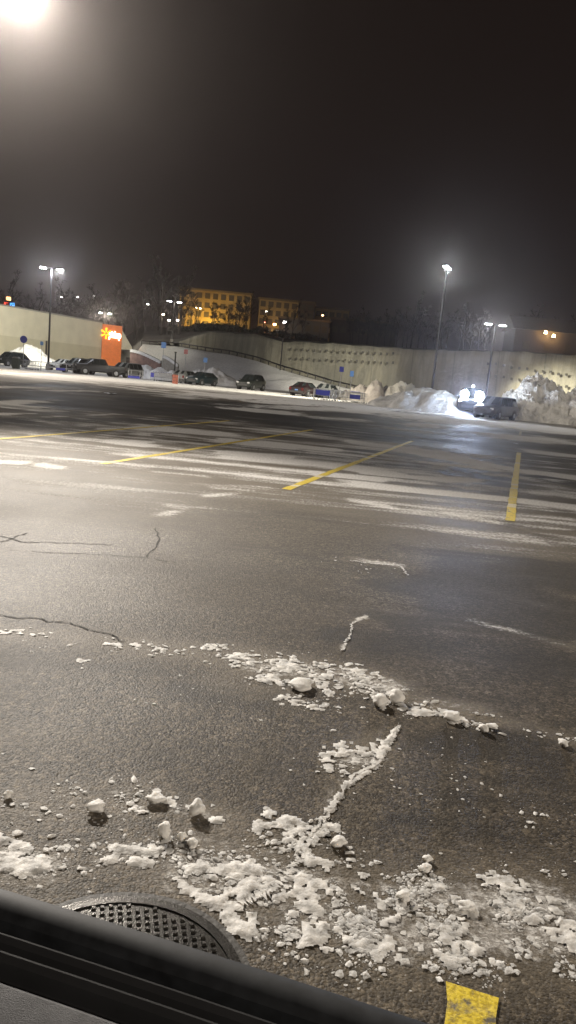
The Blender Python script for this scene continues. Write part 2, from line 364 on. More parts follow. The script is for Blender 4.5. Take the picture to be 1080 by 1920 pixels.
# ---------------------------------------------------------------- packed snow with thickness, close to the car
NEAR = [ # capsules px: x0,y0,x1,y1,width px,strength
 (485, 1545, 620, 1555, 26, .9), (500, 1530, 540, 1575, 22, .8), (345, 1630, 480, 1632, 26, 1.0), (330, 1650, 380, 1690, 18, .9), (380, 1690, 450, 1700, 22, .8),
 (430, 1720, 470, 1745, 34, 1.0), (470, 1660, 560, 1650, 30, .85), (-30, 1618, 78, 1632, 44, 1.0), (0, 1580, 110, 1600, 22, .5), (190, 1610, 300, 1622, 16, .75), (220, 1590, 300, 1600, 20, .5),
 (500, 1700, 620, 1690, 60, .62), (540, 1755, 680, 1765, 16, .8), (620, 1780, 700, 1775, 12, .7), (640, 1665, 700, 1670, 26, .75), (690, 1720, 760, 1680, 40, .62),
 (740, 1740, 860, 1760, 60, .5), (850, 1760, 920, 1800, 26, .6), (960, 1690, 1090, 1760, 60, .55), (1000, 1720, 1090, 1780, 26, .8), (860, 1690, 880, 1710, 26, .9),
 (570, 1590, 582, 1620, 16, .9), (600, 1545, 652, 1470, 9, .95), (652, 1470, 700, 1440, 8, .8), (700, 1440, 722, 1400, 16, .95), (722, 1400, 748, 1362, 9, .9), (560, 1592, 600, 1545, 22, .85),
 (625, 1430, 700, 1415, 46, .50), (540, 1283, 580, 1278, 16, 1.0), (490, 1270, 530, 1285, 14, .8), (440, 1235, 700, 1275, 34, .55), (660, 1260, 705, 1290, 16, .8),
 (700, 1305, 718, 1325, 18, .9), (735, 1300, 755, 1325, 14, .9), (770, 1335, 820, 1338, 12, .9), (820, 1325, 860, 1350, 20, .8), (520, 1310, 600, 1325, 14, .6), (590, 1275, 620, 1300, 10, .7),
 (0, 1184, 45, 1186, 10, .7), (60, 1190, 90, 1192, 8, .6), (200, 1207, 225, 1210, 7, .7), (130, 1205, 140, 1210, 7, .6), (150, 1240, 165, 1240, 9, .6), (250, 1210, 260, 1215, 9, .6),
 (345, 1215, 420, 1215, 14, .55), (285, 1218, 305, 1222, 12, .7), (300, 955, 350, 962, 10, .6), (250, 1518, 285, 1522, 12, .8), (275, 1500, 330, 1505, 14, .7), (340, 1520, 385, 1530, 20, .7), (385, 1535, 410, 1540, 10, .8),
 (350, 1610, 440, 1600, 10, .4), (600, 1620, 700, 1640, 26, .4), (450, 1700, 700, 1760, 60, .45), (780, 1655, 840, 1670, 16, .45), (900, 1640, 1040, 1680, 26, .4), (640, 1790, 900, 1820, 20, .35),
]
def near_cov(X, Y, lst):
    A = np.full_like(X, 0.0)
    for x0, y0, x1, y1, w, s in lst:
        a = G(x0, y0); b = G(x1, y1); mx = (x0+x1)/2; my = (y0+y1)/2
        # half-width: anisotropic - vertical px stretch on ground
        hy = abs(G(mx, my-w/2).y-G(mx, my+w/2).y)/2; hx = abs(G(mx-w/2, my).x-G(mx+w/2, my).x)/2
        k = hx/hy if hy > 0 else 1
        bx, by = (b.x-a.x), (b.y-a.y)*k
        qx, qy = X-a.x, (Y-a.y)*k
        L2 = bx*bx+by*by+1e-9; t = np.clip((qx*bx+qy*by)/L2, 0, 1)
        d = np.hypot(qx-bx*t, qy-by*t)/hx
        A = np.maximum(A, s*np.clip(1.35-d*.85, 0, 1))
    return A
cell = .008
gx = np.arange(-1.9, 2.2, cell); gy = np.arange(1.15, 4.9, cell)
X2, Y2 = np.meshgrid(gx, gy)
C2 = near_cov(X2, Y2, NEAR)
XR, YR = X2*.8+Y2*.6, Y2*.8-X2*.6
nz = .35*fbm(XR*11, YR*9, 3) + .65*fbm(YR*38+9, XR*38, 4)
hh = (C2*1.0+(nz-.5)*3.6-.72)
hh = np.where(C2 > .02, hh, -1)
zz = np.clip(hh, -.2, .5)*.009; zz = zz*(.5+1.0*fbm(XR*40, YR*40+50, 3)) + .005*vnoise(X2*70, Y2*70)
zz = np.maximum(zz, -.004)
keep = (np.maximum.reduce([hh[:-1, :-1], hh[1:, :-1], hh[:-1, 1:], hh[1:, 1:]]) > 0)
F2 = grid_faces(len(gy), len(gx), keep)
used = np.unique(F2); rem = -np.ones(X2.size, dtype=np.int64); rem[used] = np.arange(len(used))
jx = (nr.rand(*X2.shape)-.5)*cell*.5; jy = (nr.rand(*X2.shape)-.5)*cell*.5
V2 = np.stack([X2+jx, Y2+jy, zz+.001], -1).reshape(-1, 3)[used]
o = npmesh('packed_snow', V2, rem[F2], M['lump']); tag(o, 'broken patches of packed snow on the wet asphalt in front', 'snow', kind='stuff')

def jag_line(pts, step, amp):
    g_ = [G(*p) for p in pts]; o_ = []
    for a, b in zip(g_, g_[1:]):
        n_ = max(2, int((b-a).length/step))
        for t_ in range(n_): o_.append(a.lerp(b, t_/n_)+Vector((rng.uniform(-amp, amp), rng.uniform(-amp, amp), 0)))
    return o_+[g_[-1]]
for pts, w in (([(560, 1600), (600, 1546), (632, 1505), (652, 1468), (668, 1452), (705, 1436), (722, 1404), (744, 1376), (748, 1358)], (.013, .008)), ([(640, 1222), (655, 1195), (660, 1170), (690, 1157)], (.014, .008)), ([(655, 1052), (700, 1058), (750, 1062), (765, 1080)], (.018, .010)), ([(450, 1700), (500, 1675), (545, 1640), (575, 1600)], (.022, .016))):
    o = strip('snow_in_crack', jag_line(pts, .03, .006), w, .0075, M['lump'], .7, 90); tag(o, 'thin line of snow caught in an asphalt crack', 'snow', kind='stuff')
# crumbs
def ico(sub=1):
    bm = bmesh.new(); bmesh.ops.create_icosphere(bm, subdivisions=sub, radius=1)
    v = np.array([q.co[:] for q in bm.verts]); f = np.array([[w.index for w in q.verts] for q in bm.faces]); bm.free(); return v, f
IV, IF = ico(1)
def crumbs(name, pos, size, flat, m):
    n = len(pos); Vs = np.repeat(IV[None], n, 0)
    Vs = Vs*(1+(nr.rand(n, len(IV), 1)-.5)*1.1)
    sc = size[:, None, None]*np.stack([.7+.7*nr.rand(n), .7+.7*nr.rand(n), flat*(.7+.6*nr.rand(n))], -1)[:, None, :]
    Vs = Vs*sc; th = nr.rand(n)*6.28; c, s = np.cos(th), np.sin(th)
    x = Vs[..., 0]*c[:, None]-Vs[..., 1]*s[:, None]; y = Vs[..., 0]*s[:, None]+Vs[..., 1]*c[:, None]
    z = Vs[..., 2] + (size*flat*.6)[:, None]
    V = np.stack([x+pos[:, 0:1], y+pos[:, 1:2], z], -1).reshape(-1, 3)
    F = (IF[None]+(np.arange(n)*len(IV))[:, None, None]).reshape(-1, 3)
    return npmesh(name, V, F, m, smooth=False)
CB = [ # px capsule: x0,y0,x1,y1,width,count,size mean m
 (-20, 1190, 240, 1215, 50, 60, .007), (230, 1210, 460, 1240, 50, 110, .009), (440, 1240, 700, 1285, 60, 330, .010), (640, 1270, 760, 1310, 50, 120, .010), (500, 1300, 640, 1320, 36, 90, .008),
 (760, 1330, 940, 1360, 50, 130, .010), (930, 1360, 1090, 1400, 40, 50, .009), (600, 1420, 740, 1430, 70, 160, .006), (800, 1440, 1080, 1540, 110, 60, .006),
 (-20, 1490, 300, 1500, 90, 170, .006), (220, 1500, 450, 1540, 60, 90, .008), (480, 1550, 640, 1560, 60, 200, .008), (-20, 1600, 150, 1620, 90, 260, .007), (170, 1590, 330, 1600, 70, 150, .006),
 (320, 1600, 520, 1660, 110, 420, .006), (500, 1660, 760, 1720, 170, 1500, .0065), (480, 1720, 720, 1770, 110, 700, .006), (740, 1700, 960, 1750, 170, 1100, .0065), (940, 1700, 1100, 1740, 170, 800, .007),
 (600, 1640, 900, 1660, 60, 260, .0055), (700, 1780, 960, 1820, 70, 250, .005), (960, 1800, 1090, 1820, 90, 160, .005), (400, 1580, 560, 1620, 60, 160, .006), (60, 1240, 420, 1300, 120, 70, .005),
 (400, 1300, 900, 1500, 200, 120, .004), (600, 1060, 760, 1060, 24, 60, .007),
]
pp = []; ss = []
for x0, y0, x1, y1, w, c_, sz in CB:
    for _ in range(int(c_*1.8)):
        t = rng.random(); px = x0+(x1-x0)*t+rng.gauss(0, w*.12); py = y0+(y1-y0)*t+rng.gauss(0, w*.27)
        g_ = G(px, py)
        if float(fbm(np.array([g_.x*9.]), np.array([g_.y*9.]), 3)[0]) < rng.uniform(.40, .60): continue
        pp.append((g_.x, g_.y)); ss.append(sz*rng.choice((.2, .22, .25, .28, .3, .35, .4, .5, .6, .8, 1.1, 1.6))*rng.uniform(.8, 1.2))
o = crumbs('snow_crumbs', np.array(pp), np.array(ss), .32, M['lump']); tag(o, 'scattered crumbs of broken snow on the asphalt', 'snow', kind='stuff')

# distinct lumps
IV3, IF3 = ico(3)
LUMPS = [ # px, py(base), width px, height px, label
 (181, 1522, 27, 30, 'round snow lump on bare asphalt with dark shadow, leftmost of the big lumps'),
 (309, 1568, 22, 38, 'tall egg shaped snow lump standing beyond the round drain cover'),
 (341, 1578, 17, 26, 'narrow snow lump between the tall egg shaped lump and its small neighbour'),
 (361, 1590, 17, 22, 'small cube like snow lump, rightmost of the trio beyond the drain cover'),
 (368, 1528, 26, 38, 'snow lump with a raised tip at the right end of a low crust'),
 (293, 1503, 30, 20, 'flattish peaked snow lump above the trio beyond the drain cover'),
 (14, 1496, 15, 18, 'small snow lump by the left edge of the photo'),
 (801, 1616, 16, 17, 'small round snow ball, farther of a touching pair on bare asphalt'),
 (796, 1634, 19, 20, 'snow ball nearer the car in a touching pair on bare asphalt'),
 (634, 1586, 26, 24, 'rounded snow lump with shadow right of the white snow crust'),
 (874, 1704, 26, 18, 'bulging round snow lump in the wide snow band near the yellow paint'),
 (757, 1688, 24, 22, 'pointed snow lump in the wide snow band under the pair of balls'),
 (562, 1290, 44, 24, 'large angular snow chunk in the far snow trail'),
 (711, 1322, 28, 28, 'blocky snow chunk at the bend of the far snow trail'),
 (742, 1316, 26, 30, 'leaning snow chunk just right of the blocky chunk at the trail bend'),
 (848, 1350, 34, 22, 'wide snow chunk near the right end of the far snow trail'),
 (905, 1372, 16, 18, 'small upright snow chunk after the wide chunk of the far trail'),
 (923, 1366, 18, 12, 'low flat snow chunk beside the small upright chunk of the far trail'),
 (1056, 1398, 18, 14, 'lone snow chunk near the right edge at the end of the far trail'),
]
for px, py, wpx, hpx, lab in LUMPS:
    g_ = G(px, py); sl = (g_-Vector((0, 0, CAMH))).length
    r_ = wpx*sl/1397/2; hz = hpx*sl/1397/2*.62
    v = IV3.copy(); k = rng.random()*50
    d = (fbm(v[:, 0]*1.6+k, v[:, 1]*1.6+v[:, 2]*1.1+k, 3)-.5)*1.0 + (fbm(v[:, 2]*4+k, v[:, 1]*4+v[:, 0]*3, 2)-.5)*.25
    v = v*(1+d)[:, None]*np.array([r_, r_*rng.uniform(.8, 1.15), hz]); v[:, 2] = v[:, 2]-v[:, 2].min()-.1*hz
    ob = npmesh('snow_lump', v, IF3, M['cleanlump']); ob.location = g_+Vector((0, 0, .002)); ob.rotation_euler = (0, 0, rng.uniform(-.4, .4))
    tag(ob, lab, 'snow lump', 'big snow lumps on the asphalt')

# ---------------------------------------------------------------- drain cover
dc = Vector((-.318, 1.578, 0)); mcast = mat('cast_iron_wet', (.030, .027, .023), .3, .6, .3, 20, bump=.001, bscale=200)
t = empty('drain_cover', dc, .25, 'round cast iron drain cover with a wet raised grid beside the car', 'drain cover')
def ring(r0, r1, z0, z1, n=72):
    V_ = []; F_ = []
    for i in range(n):
        a = 2*math.pi*i/n; c, s = math.cos(a), math.sin(a)
        V_ += [(r0*c, r0*s, z0), (r0*c, r0*s, z1), (r1*c, r1*s, z1), (r1*c, r1*s, z0)]
    for i in range(n):
        j = (i+1) % n
        for k in range(3): F_.append((4*i+k, 4*i+k+1, 4*j+k+1, 4*j+k))
    return MB().add(V_, F_)
ring(.303, .330, .0, .008).build('rim', mcast, t, 40); ring(.330, .352, .001, .003).build('collar', mat('tar_collar', (.030, .026, .020), .6, 0, .4, 25, bump=.003, bscale=60), t, 40)
mb = MB(); n = 64; mb.add([(0, 0, .004)]+[(.308*math.cos(6.2832*i/n), .308*math.sin(6.2832*i/n), .004) for i in range(n)], [(0, 1+i, 1+(i+1) % n) for i in range(n)]); mb.build('plate', mcast, t)
mb = MB(); st = .024
for i in range(-13, 14):
    for j in range(-13, 14):
        x, y = i*st, j*st
        if x*x+y*y < .292**2: mb.box((x, y, .0065), (.014, .014, .007), taper=.7)
mb.build('raised_studs', mcast, t)

# ---------------------------------------------------------------- the car we look out of: its door
za = 1.05; qa, qb = G(0, 1648, za), G(830, 1922, za); dd = (qb-qa).normalized(); out = Vector((-dd.y, dd.x, 0))
if out.y < 0: out = -out
t = empty('car_door', (0, 0, 0), 0, 'dark car door with rubber window seal at the bottom of the view', 'car door')
mrub = mat('window_rubber', (.020, .020, .021), .42, 0, .2, 20); mouter = mat('dark_door_paint', (.035, .036, .038), .30, .3, .1, coat=.5)
mpanel = mat('grey_door_card', (.10, .10, .105), .75, 0, .2, 60, bump=.0008, bscale=900); mbelt = mat('belt_moulding', (.014, .015, .017), .6, 0, .5, 60, spec=.3)
def extrude_profile(name, prof, m, s0=-.9, s1=.9, smooth=35, n=24):
    V_ = []; k = len(prof)
    for i in range(n+1):
        s = s0+(s1-s0)*i/n; bow = -.028*((s-.2)/.8)**2
        for u, z in prof:
            q = qa+dd*(s+.2)+out*(u+bow); V_.append((q.x, q.y, z))
    F_ = [(i*k+j, i*k+j+1, (i+1)*k+j+1, (i+1)*k+j) for i in range(n) for j in range(k-1)]
    return MB().add(V_, F_).build(name, m, t, smooth)
# u = outward distance from the outer upper edge of the seal
extrude_profile('outer_panel', [(-.004, za-.012), (.012, za-.03), (.030, za-.12), (.045, za-.35), (.035, za-.62), (.012, za-.75), (-.02, za-.78)], mouter)
extrude_profile('belt_moulding', [(-.003, za-.014), (.0, za-.006), (-.003, za), (-.011, za+.0015), (-.022, za-.001), (-.028, za-.006), (-.0285, za-.018)], mbelt)
extrude_profile('window_slot', [(-.0285, za-.018), (-.034, za-.024), (-.036, za-.016)], mrub)
extrude_profile('outer_seal', [(-.036, za-.016), (-.0365, za-.009), (-.041, za-.006), (-.0455, za-.009), (-.046, za-.020), (-.050, za-.020)], mrub)
extrude_profile('inner_seal', [(-.050, za-.020), (-.0505, za-.011), (-.055, za-.008), (-.060, za-.011), (-.0605, za-.026), (-.070, za-.028)], mrub)
extrude_profile('door_card', [(-.070, za-.028), (-.0705, za-.018), (-.076, za-.014), (-.10, za-.016), (-.14, za-.030), (-.165, za-.07), (-.17, za-.3), (-.19, za-.75)], mpanel)

# ---------------------------------------------------------------- terrain behind the lot
TB = [ # px, Y0, Y1, py1(or z), wall top py
 (-420, 178, 180, None, None), (0, 172, 174, None, None), (150, 168, 170, None, None), (232, 160, 163, None, None), (262, 122, 140, 5.5, 5.6),
 (330, 114, 131, 5.4, 6.2), (385, 110, 126, 4.9, 8.2), (430, 108, 122, 4.6, 8.2), (480, 106, 118, 3.9, 8.1), (520, 104, 115, 3.0, 642), (570, 102, 112, 2.2, 644), (620, 100, 109, 1.4, 646), (700, 96, 103, .6, 652),
 (760, 92, 99, .25, 656), (850, 88, 95, .15, 659), (950, 84, 91, .1, 660), (1080, 80, 87, .1, 669), (1250, 76, 83, .1, 690), (1700, 70, 77, .1, 740)]
tu = []; T = []
for px, y0, y1, z1, wt in TB:
    u = XA(px, 120)/120
    if z1 is None: L_ = [(y0, -.3), (y1, .2), (y1+1.5, .3), (y1+2.5, .4), (y1+25, 5), (235, 10), (480, 16), (1200, 20)]
    else:
        y2 = y1+6; y3 = y2+.9
        z3 = P(px, wt, y3).z if wt > 100 else wt
        L_ = [(y0, -.3), (y1, z1), (y2, z1+.1), (y3, z3), (y3+22, min(z3+1.6, 12)), (219, 13.0), (480, 20), (1200, 26)]
    tu.append(u); T.append(L_)
tu = np.array(tu); T = np.array(T)   # (cols, lines, 2)
def lines_at(u):
    return [(float(np.interp(u, tu, T[:, k, 0])), float(np.interp(u, tu, T[:, k, 1]))) for k in range(T.shape[1])]
def zt(X, Y):
    L_ = lines_at(X/Y)
    return float(np.interp(Y, [q[0] for q in L_], [q[1] for q in L_]))
uu = np.linspace(tu[0], tu[-1], 190)
def loft(name, k0, k1, sub, m, rough_=0, z_off=0, uc=uu, **tg):
    rows = []
    for k in range(k0, k1):
        nsub = sub[k-k0]
        for s in range(nsub + (1 if k == k1-1 else 0)): rows.append((k, s/nsub))
    V_ = np.zeros((len(rows), len(uc), 3))
    for j, u in enumerate(uc):
        L_ = lines_at(u)
        for i, (k, s) in enumerate(rows):
            y = L_[k][0]*(1-s)+L_[k+1][0]*s; z = L_[k][1]*(1-s)+L_[k+1][1]*s
            V_[i, j] = (u*y, y, z+z_off)
    if rough_:
        e = (fbm(V_[..., 0]*.25, V_[..., 1]*.25, 4)-.5)*rough_
        fr = np.array([min(1, 3*min((i)/(len(rows)-1), 1-i/(len(rows)-1))) for i in range(len(rows))])[:, None]
        V_[..., 2] += e*fr
    o = npmesh(name, V_.reshape(-1, 3), grid_faces(len(rows), len(uc)), m); tag(o, **tg); return o
mroad = mat('snowy_road', (.26, .25, .25), .7, 0, .4, .6)
mbrush = mat('brushy_hillside', (.030, .027, .022), .95, 0, .6, .25, bump=.4, bscale=1.2)
mslope = mat('frosty_slope', (.09, .09, .075), .9, 0, .35, .35, bump=.1, bscale=1.5)
loft('snow_bank', 0, 1, [14], M['snow'], 1.3, kind='structure')
loft('ramp_road', 1, 2, [2], mroad, kind='structure')
loft('slope', 3, 4, [6], mslope, .5, kind='structure')
loft('hillside', 4, 7, [12, 6, 3], mbrush, .7, kind='structure')
# retaining wall: face between lines 2 and 3
iu = XA(500, 120)/120
mwall = mat('shotcrete_wall', (.30, .30, .235), .85, 0, .22, .35, bump=.12, bscale=1.2)
N, L = nodes(mwall); B = N['Principled BSDF']; tc = nn('ShaderNodeTexCoord')
w1 = noise(.8, 5, st=(1, 1, .12), rough=.7); w2 = noise(.12, 3)
wv = nn('ShaderNodeTexWave'); wv.inputs['Scale'].default_value = .062; wv.wave_profile = 'SAW'; L.new(tc.outputs['Object'], wv.inputs['Vector'])
c = mix(ramp(w1, .35, .7), (.20, .187, .145), (.36, .335, .255)); c = mix(math_('MULTIPLY', ramp(w2, .4, .6), .5), c, (.16, .16, .14)); c = mix(math_('MULTIPLY', ramp(wv.outputs['Fac'], .975, .99), .5), c, (.08, .08, .07))
L.new(c, B.inputs['Base Color'])
t = empty('retaining_wall', (0, 0, 0), 0, 'long pale retaining wall with rows of dark anchor marks behind the lot', 'wall')
uw = np.linspace(XA(332, 120)/120, tu[-1], 150); V_ = np.zeros((9, len(uw), 3))
for j, u in enumerate(uw):
    L_ = lines_at(u)
    for i in range(7):
        s = i/6; y = L_[2][0]*(1-s)+(L_[3][0]-.15)*s; z = L_[2][1]-.3+(L_[3][1]+.1-L_[2][1]+.3)*s; V_[i, j] = (u*y, y, z)
    V_[6, j, 2] += .5*max(0, float(fbm(np.array([u*90]), np.array([3.]), 3)[0])-.35); V_[7, j] = (u*(L_[3][0]+.25), L_[3][0]+.25, L_[3][1]+.12); V_[8, j] = (u*(L_[3][0]+.3), L_[3][0]+.3, L_[3][1]-.4)
V_[1:7, :, 1] += ((fbm(uw[None]*60, np.arange(6)[:, None]*.6+0*uw[None], 3)-.5)*.5)
npmesh('wall_face', V_.reshape(-1, 3), grid_faces(9, len(uw)), mwall, t)
mdark = mat('anchor_hole', (.09, .085, .07), .8)
anc = None
for px0, px1, st, rows in ((545, 745, 11.3, (655, 672)), (915, 1075, 15.0, (682, 704))):
    for ri, py in enumerate(rows):
        px = px0
        while px < px1:
            pyy = py + (px-px0)*(.045 if px0 < 700 else .14)
            u = XA(px, 115)/115; L_ = lines_at(u)
            # walk up the wall face for the right height
            best = None
            for s in np.linspace(.05, .98, 40):
                y = L_[2][0]*(1-s)+L_[3][0]*s; z = L_[2][1]+(L_[3][1]-L_[2][1])*s; tgt = P(px, pyy, y).z
                if best is None or abs(z-tgt) < best[0]: best = (abs(z-tgt), y, z)
            if best[0] < .6:
                y, z = best[1]-.42, best[2]
                if anc is None: anc = MB().box((0, 0, 0), (.26, .16, .32)).box((0, -.12, 0), (.12, .1, .12)).build('anchor_plate', mdark, t); a_ = anc
                else: a_ = anc.copy(); COL.objects.link(a_); a_.parent = t
                a_.location = (XA(px, y, z), y, z)
            px += st*(1 if px0 < 700 else .98)
# guardrail along the ramp
t = empty('guardrail', (0, 0, 0), 0, 'long guardrail running down the snowy bank below the wall', 'guardrail')
gl = []
for px in np.linspace(262, 700, 60):
    L_ = lines_at(XA(px, 118)/118); y = L_[1][0]+.3; gl.append(Vector((XA(px, 118)/118*y, y, L_[1][1])))
mb = MB(); ms_ = MB()
for a, b in zip(gl, gl[1:]): mb.tube(a+Vector((0, 0, .62)), b+Vector((0, 0, .62)), .11, n=6, caps=False)
mb.build('rail', M['darkmetal'], t)
for i, a in enumerate(gl):
    if i % 2 == 0: MB().box((a.x, a.y, a.z+.2), (.16, .16, 1.0)).build('post', M['darkmetal'], t)

# reddish block wall with snow on its ledges, left of the ramp
mbrick = mat('reddish_block', (.26, .17, .15), .85, 0, .3, 1.5, bump=.05, bscale=3)
for k, (pa_, pb_, y_, top, bot, lab) in enumerate((((246, 657), (302, 680), 111, 0, 3, 'upper reddish block wall with a snow cap beside the shop'), ((306, 668), (334, 686), 108, 0, 0, 'short grey block wall with a snow cap right of the blue sign'))):
    tt_ = empty('block_wall', (0, 0, 0), 0, lab, 'wall'); V_ = []; n = 14; W_ = MB(); C_ = MB()
    for i in range(n):
        s0, s1 = i/n, (i+1)/n
        def pt(s): return P(pa_[0]+(pb_[0]-pa_[0])*s, pa_[1]+(pb_[1]-pa_[1])*(s**1.4), y_-1.5*s)
        a, b = pt(s0), pt(s1); h0 = max(.3, a.z); c_ = (a+b)/2
        W_.box((c_.x, c_.y, h0/2-.2), ((b-a).length*1.001, .9, h0), mi=0); C_.box((c_.x, c_.y-.05, h0-.05), ((b-a).length*.999, 1.4, .42), taper=.8)
    W_.build('wall', mbrick if k == 0 else M['concrete'], tt_); C_.build('snow_cap', M['snow'], tt_, 60)

# ---------------------------------------------------------------- snow piles
def pile(name, pts, label, m, seed, cloddy=.35, res=.15, clods=0):
    # pts: (px, Y, radius, height)
    cs = [(XA(px, Y), Y, r, h) for px, Y, r, h in pts]
    x0 = min(c[0]-c[2]*1.2 for c in cs); x1 = max(c[0]+c[2]*1.2 for c in cs); y0 = min(c[1]-c[2]*1.2 for c in cs); y1 = max(c[1]+c[2]*1.2 for c in cs)
    ax = np.arange(x0, x1, res); ay = np.arange(y0, y1, res); X, Y = np.meshgrid(ax, ay); H = np.zeros_like(X)-.3
    wx = (fbm(X*.6+seed, Y*.6, 3)-.5)*2.2
    for cx, cy_, r, h in cs:
        d = np.hypot(X-cx+wx*.5, Y-cy_+wx*.5)/r; H = np.maximum(H, h*np.clip(1-d**1.7, -.3, 1))
    msk = smooth(-.1, .6, H)
    H = H + msk*((fbm(X*1.1+seed, Y*1.1+seed, 4)-.5)*cloddy*3 + np.abs(fbm(X*2.6+seed, Y*2.6, 3)-.5)*cloddy*2.6 + np.abs(fbm(X*7+seed, Y*7, 2)-.5)*cloddy*1.1)
    keep = np.maximum.reduce([H[:-1, :-1], H[1:, :-1], H[:-1, 1:], H[1:, 1:]]) > -.06
    F_ = grid_faces(len(ay), len(ax), keep); us = np.unique(F_); rm = -np.ones(X.size, dtype=np.int64); rm[us] = np.arange(len(us))
    V_ = np.stack([X, Y, H], -1).reshape(-1, 3)[us]; c0 = np.array([cs[0][0], cs[0][1], 0])
    nb = len(V_); Vl = [V_]; Fl = [rm[F_]]
    ob = npmesh(name, V_-c0, rm[F_], m, smooth=False); ob.location = c0
    me = ob.data; me.polygons.foreach_set('use_smooth', [True]*len(me.polygons)); me.set_sharp_from_angle(angle=math.radians(38))
    tag(ob, label, 'snow pile', 'ploughed snow piles'); 
    return ob
pile('snow_pile', [(1000, 66, 4.2, 3.5), (1055, 66, 3.4, 1.9), (960, 65, 2.6, 1.7), (1120, 66, 5, 3.0), (1080, 65, 3.2, 2.7), (985, 65, 3, 2.9)], 'big dirty clodded snow pile right of the dark wagon', mat('pile_snow', (.72, .71, .69), .7, 0, .32, 1.3, bump=.2, bscale=4), 3, .50)
pile('snow_pile', [(795, 66, 3.8, 1.9), (845, 64, 3.2, 1.4), (755, 67, 3.2, 1.3), (820, 65, 3.4, 1.75)], 'smooth grey snow mound left of the bright headlights', mat('grey_mound_snow', (.50, .50, .49), .75, 0, .22, 1.3, bump=.12, bscale=5), 9, .13)
pile('snow_pile', [(703, 78, 1.9, 2.2), (672, 79, 1.7, 1.3), (650, 80, 1.3, .9)], 'brownish ridged snow heap beyond the cart corral', mat('brown_snow', (.42, .38, .34), .8, 0, .35, 1.6, bump=.15, bscale=3), 14, .42)
pile('snow_pile', [(750, 77, 1.7, 2.2), (765, 77, 1.1, 2.1), (732, 77, 1.3, 1.8)], 'rounded pale snow heap directly left of the grey mound', mat('pale_heap_snow', (.62, .60, .52), .7, 0, .2, 1.6, bump=.15, bscale=3), 22, .3)
pile('snow_pile', [(400, 101, 2.8, 2.1), (380, 101, 3.6, 1.7), (425, 101, 2.6, 1.2), (350, 102, 3, 1.2), (450, 101, 2, .7)], 'clean white snow ridge behind the dark hatchback', M['snow'], 31, .2)
pile('snow_pile', [(300, 98, 2.2, 1.3), (270, 99, 2.8, 1.5), (320, 97, 1.8, 1.1)], 'low snow ridge behind the row of nested carts', M['snow'], 37, .2)
pile('snow_pile', [(55, 112, 3.6, 2.9), (40, 112, 3, 2.5), (75, 112, 3.4, 1.6), (95, 112, 3, 1.0)], 'snow mound against the shop wall beside the leftmost car', M['snow'], 41, .2)

# ---------------------------------------------------------------- shop building
mshop = mat('cream_block_wall', (.60, .565, .45), .85, 0, .07, .6, bump=.01, bscale=3)
mshop2 = mat('tan_block_wall', (.51, .475, .36), .85, 0, .07, .6, bump=.01, bscale=3)
morange = mat('orange_panel', (.85, .22, .05), .6, 0, .08, 2)
t = empty('shop_building', (0, 0, 0), 0, 'long cream shop wall with a tan lower band, orange corner panel and lit sign', 'building')
def foot(px, Y): return Vector((XA(px, Y, 4), Y, 0))
a0 = foot(-160, 112); a1 = foot(0, 122); c1 = foot(190, 146.5); c2 = foot(226, 148.5)
def htop(px, py, Y): return P(px, py, Y).z
hA = 9.0
def wallbox(a, b, z0, z1, thick, name, m, back=Vector((0, 1, 0)), par=None, proud=0):
    d = (b-a).normalized(); nrm = Vector((-d.y, d.x, 0));
    if nrm.y < 0: nrm = -nrm
    a = a-nrm*proud; b = b-nrm*proud
    mb = MB(); V_ = [a, b, b+nrm*thick, a+nrm*thick]
    vv = [Vector((q.x, q.y, z0)) for q in V_]+[Vector((q.x, q.y, z1)) for q in V_]
    mb.add(vv, [(3, 2, 1, 0), (4, 5, 6, 7), (0, 1, 5, 4), (1, 2, 6, 5), (2, 3, 7, 6), (3, 0, 4, 7)])
    return mb.build(name, m, par if par else t)
w0 = a0+(a0-a1)*.0
dW = (c1-a1).normalized(); a00 = a1-dW*40; hA = P(95, 589, a1.lerp(c1, .45).y).z
wallbox(a00, c1, 4.3, hA, 14, 'upper_wall', mshop)
wallbox(a00, c1, -.2, 4.3, 14, 'lower_band', mshop2, proud=.06)
wallbox(a00, c1-dW*.0, hA, hA+.25, .5, 'parapet_cap', mat('parapet_metal', (.30, .29, .26), .5, .3), proud=.1)
hO = P(208, 609, 147).z
panel = wallbox(c1+dW*.02, c2, -.2, hO, 13, 'corner_panel', morange, proud=.35)
MB().box((0, 0, 0), (.35, .12, 4.2)).build('downpipe', M['darkmetal'], t).location = a1.lerp(c1, .42)+Vector((0, -.4, 2.2))
# sloped canopy to the right of the panel
c3 = foot(247, 150); hC = P(226, 616, 148.5).z; hD = P(246, 651, 150).z
d = (c3-c2).normalized(); nb = Vector((-d.y, d.x, 0)); nb = nb if nb.y > 0 else -nb
vv = []
for off in (0, 6):
    o_ = nb*off
    vv += [c2+o_+Vector((.1, 0, P(226, 655, 148.5).z)), c3+o_+Vector((0, 0, P(246, 655, 150).z-.1)), c3+o_+Vector((0, 0, hD)), c2+o_+Vector((.1, 0, hC-.3))]
MB().add(vv, [(0, 1, 2, 3), (7, 6, 5, 4), (1, 5, 6, 2), (3, 2, 6, 7), (0, 4, 5, 1), (0, 3, 7, 4)]).build('sloped_canopy', mshop, t)
MB().box(((c2+c3)/2+Vector((0, 7, 1.3))), (3, .4, 3.4)).build('shade_slab', mat('opening_shade', (.02, .02, .02), .8), t)  # solid dark slab, its colour stands in for shade inside the opening
MB().box(c3+Vector((.1, .3, 1.4)), (.4, .4, 3.4)).build('canopy_post', M['concrete'], t)
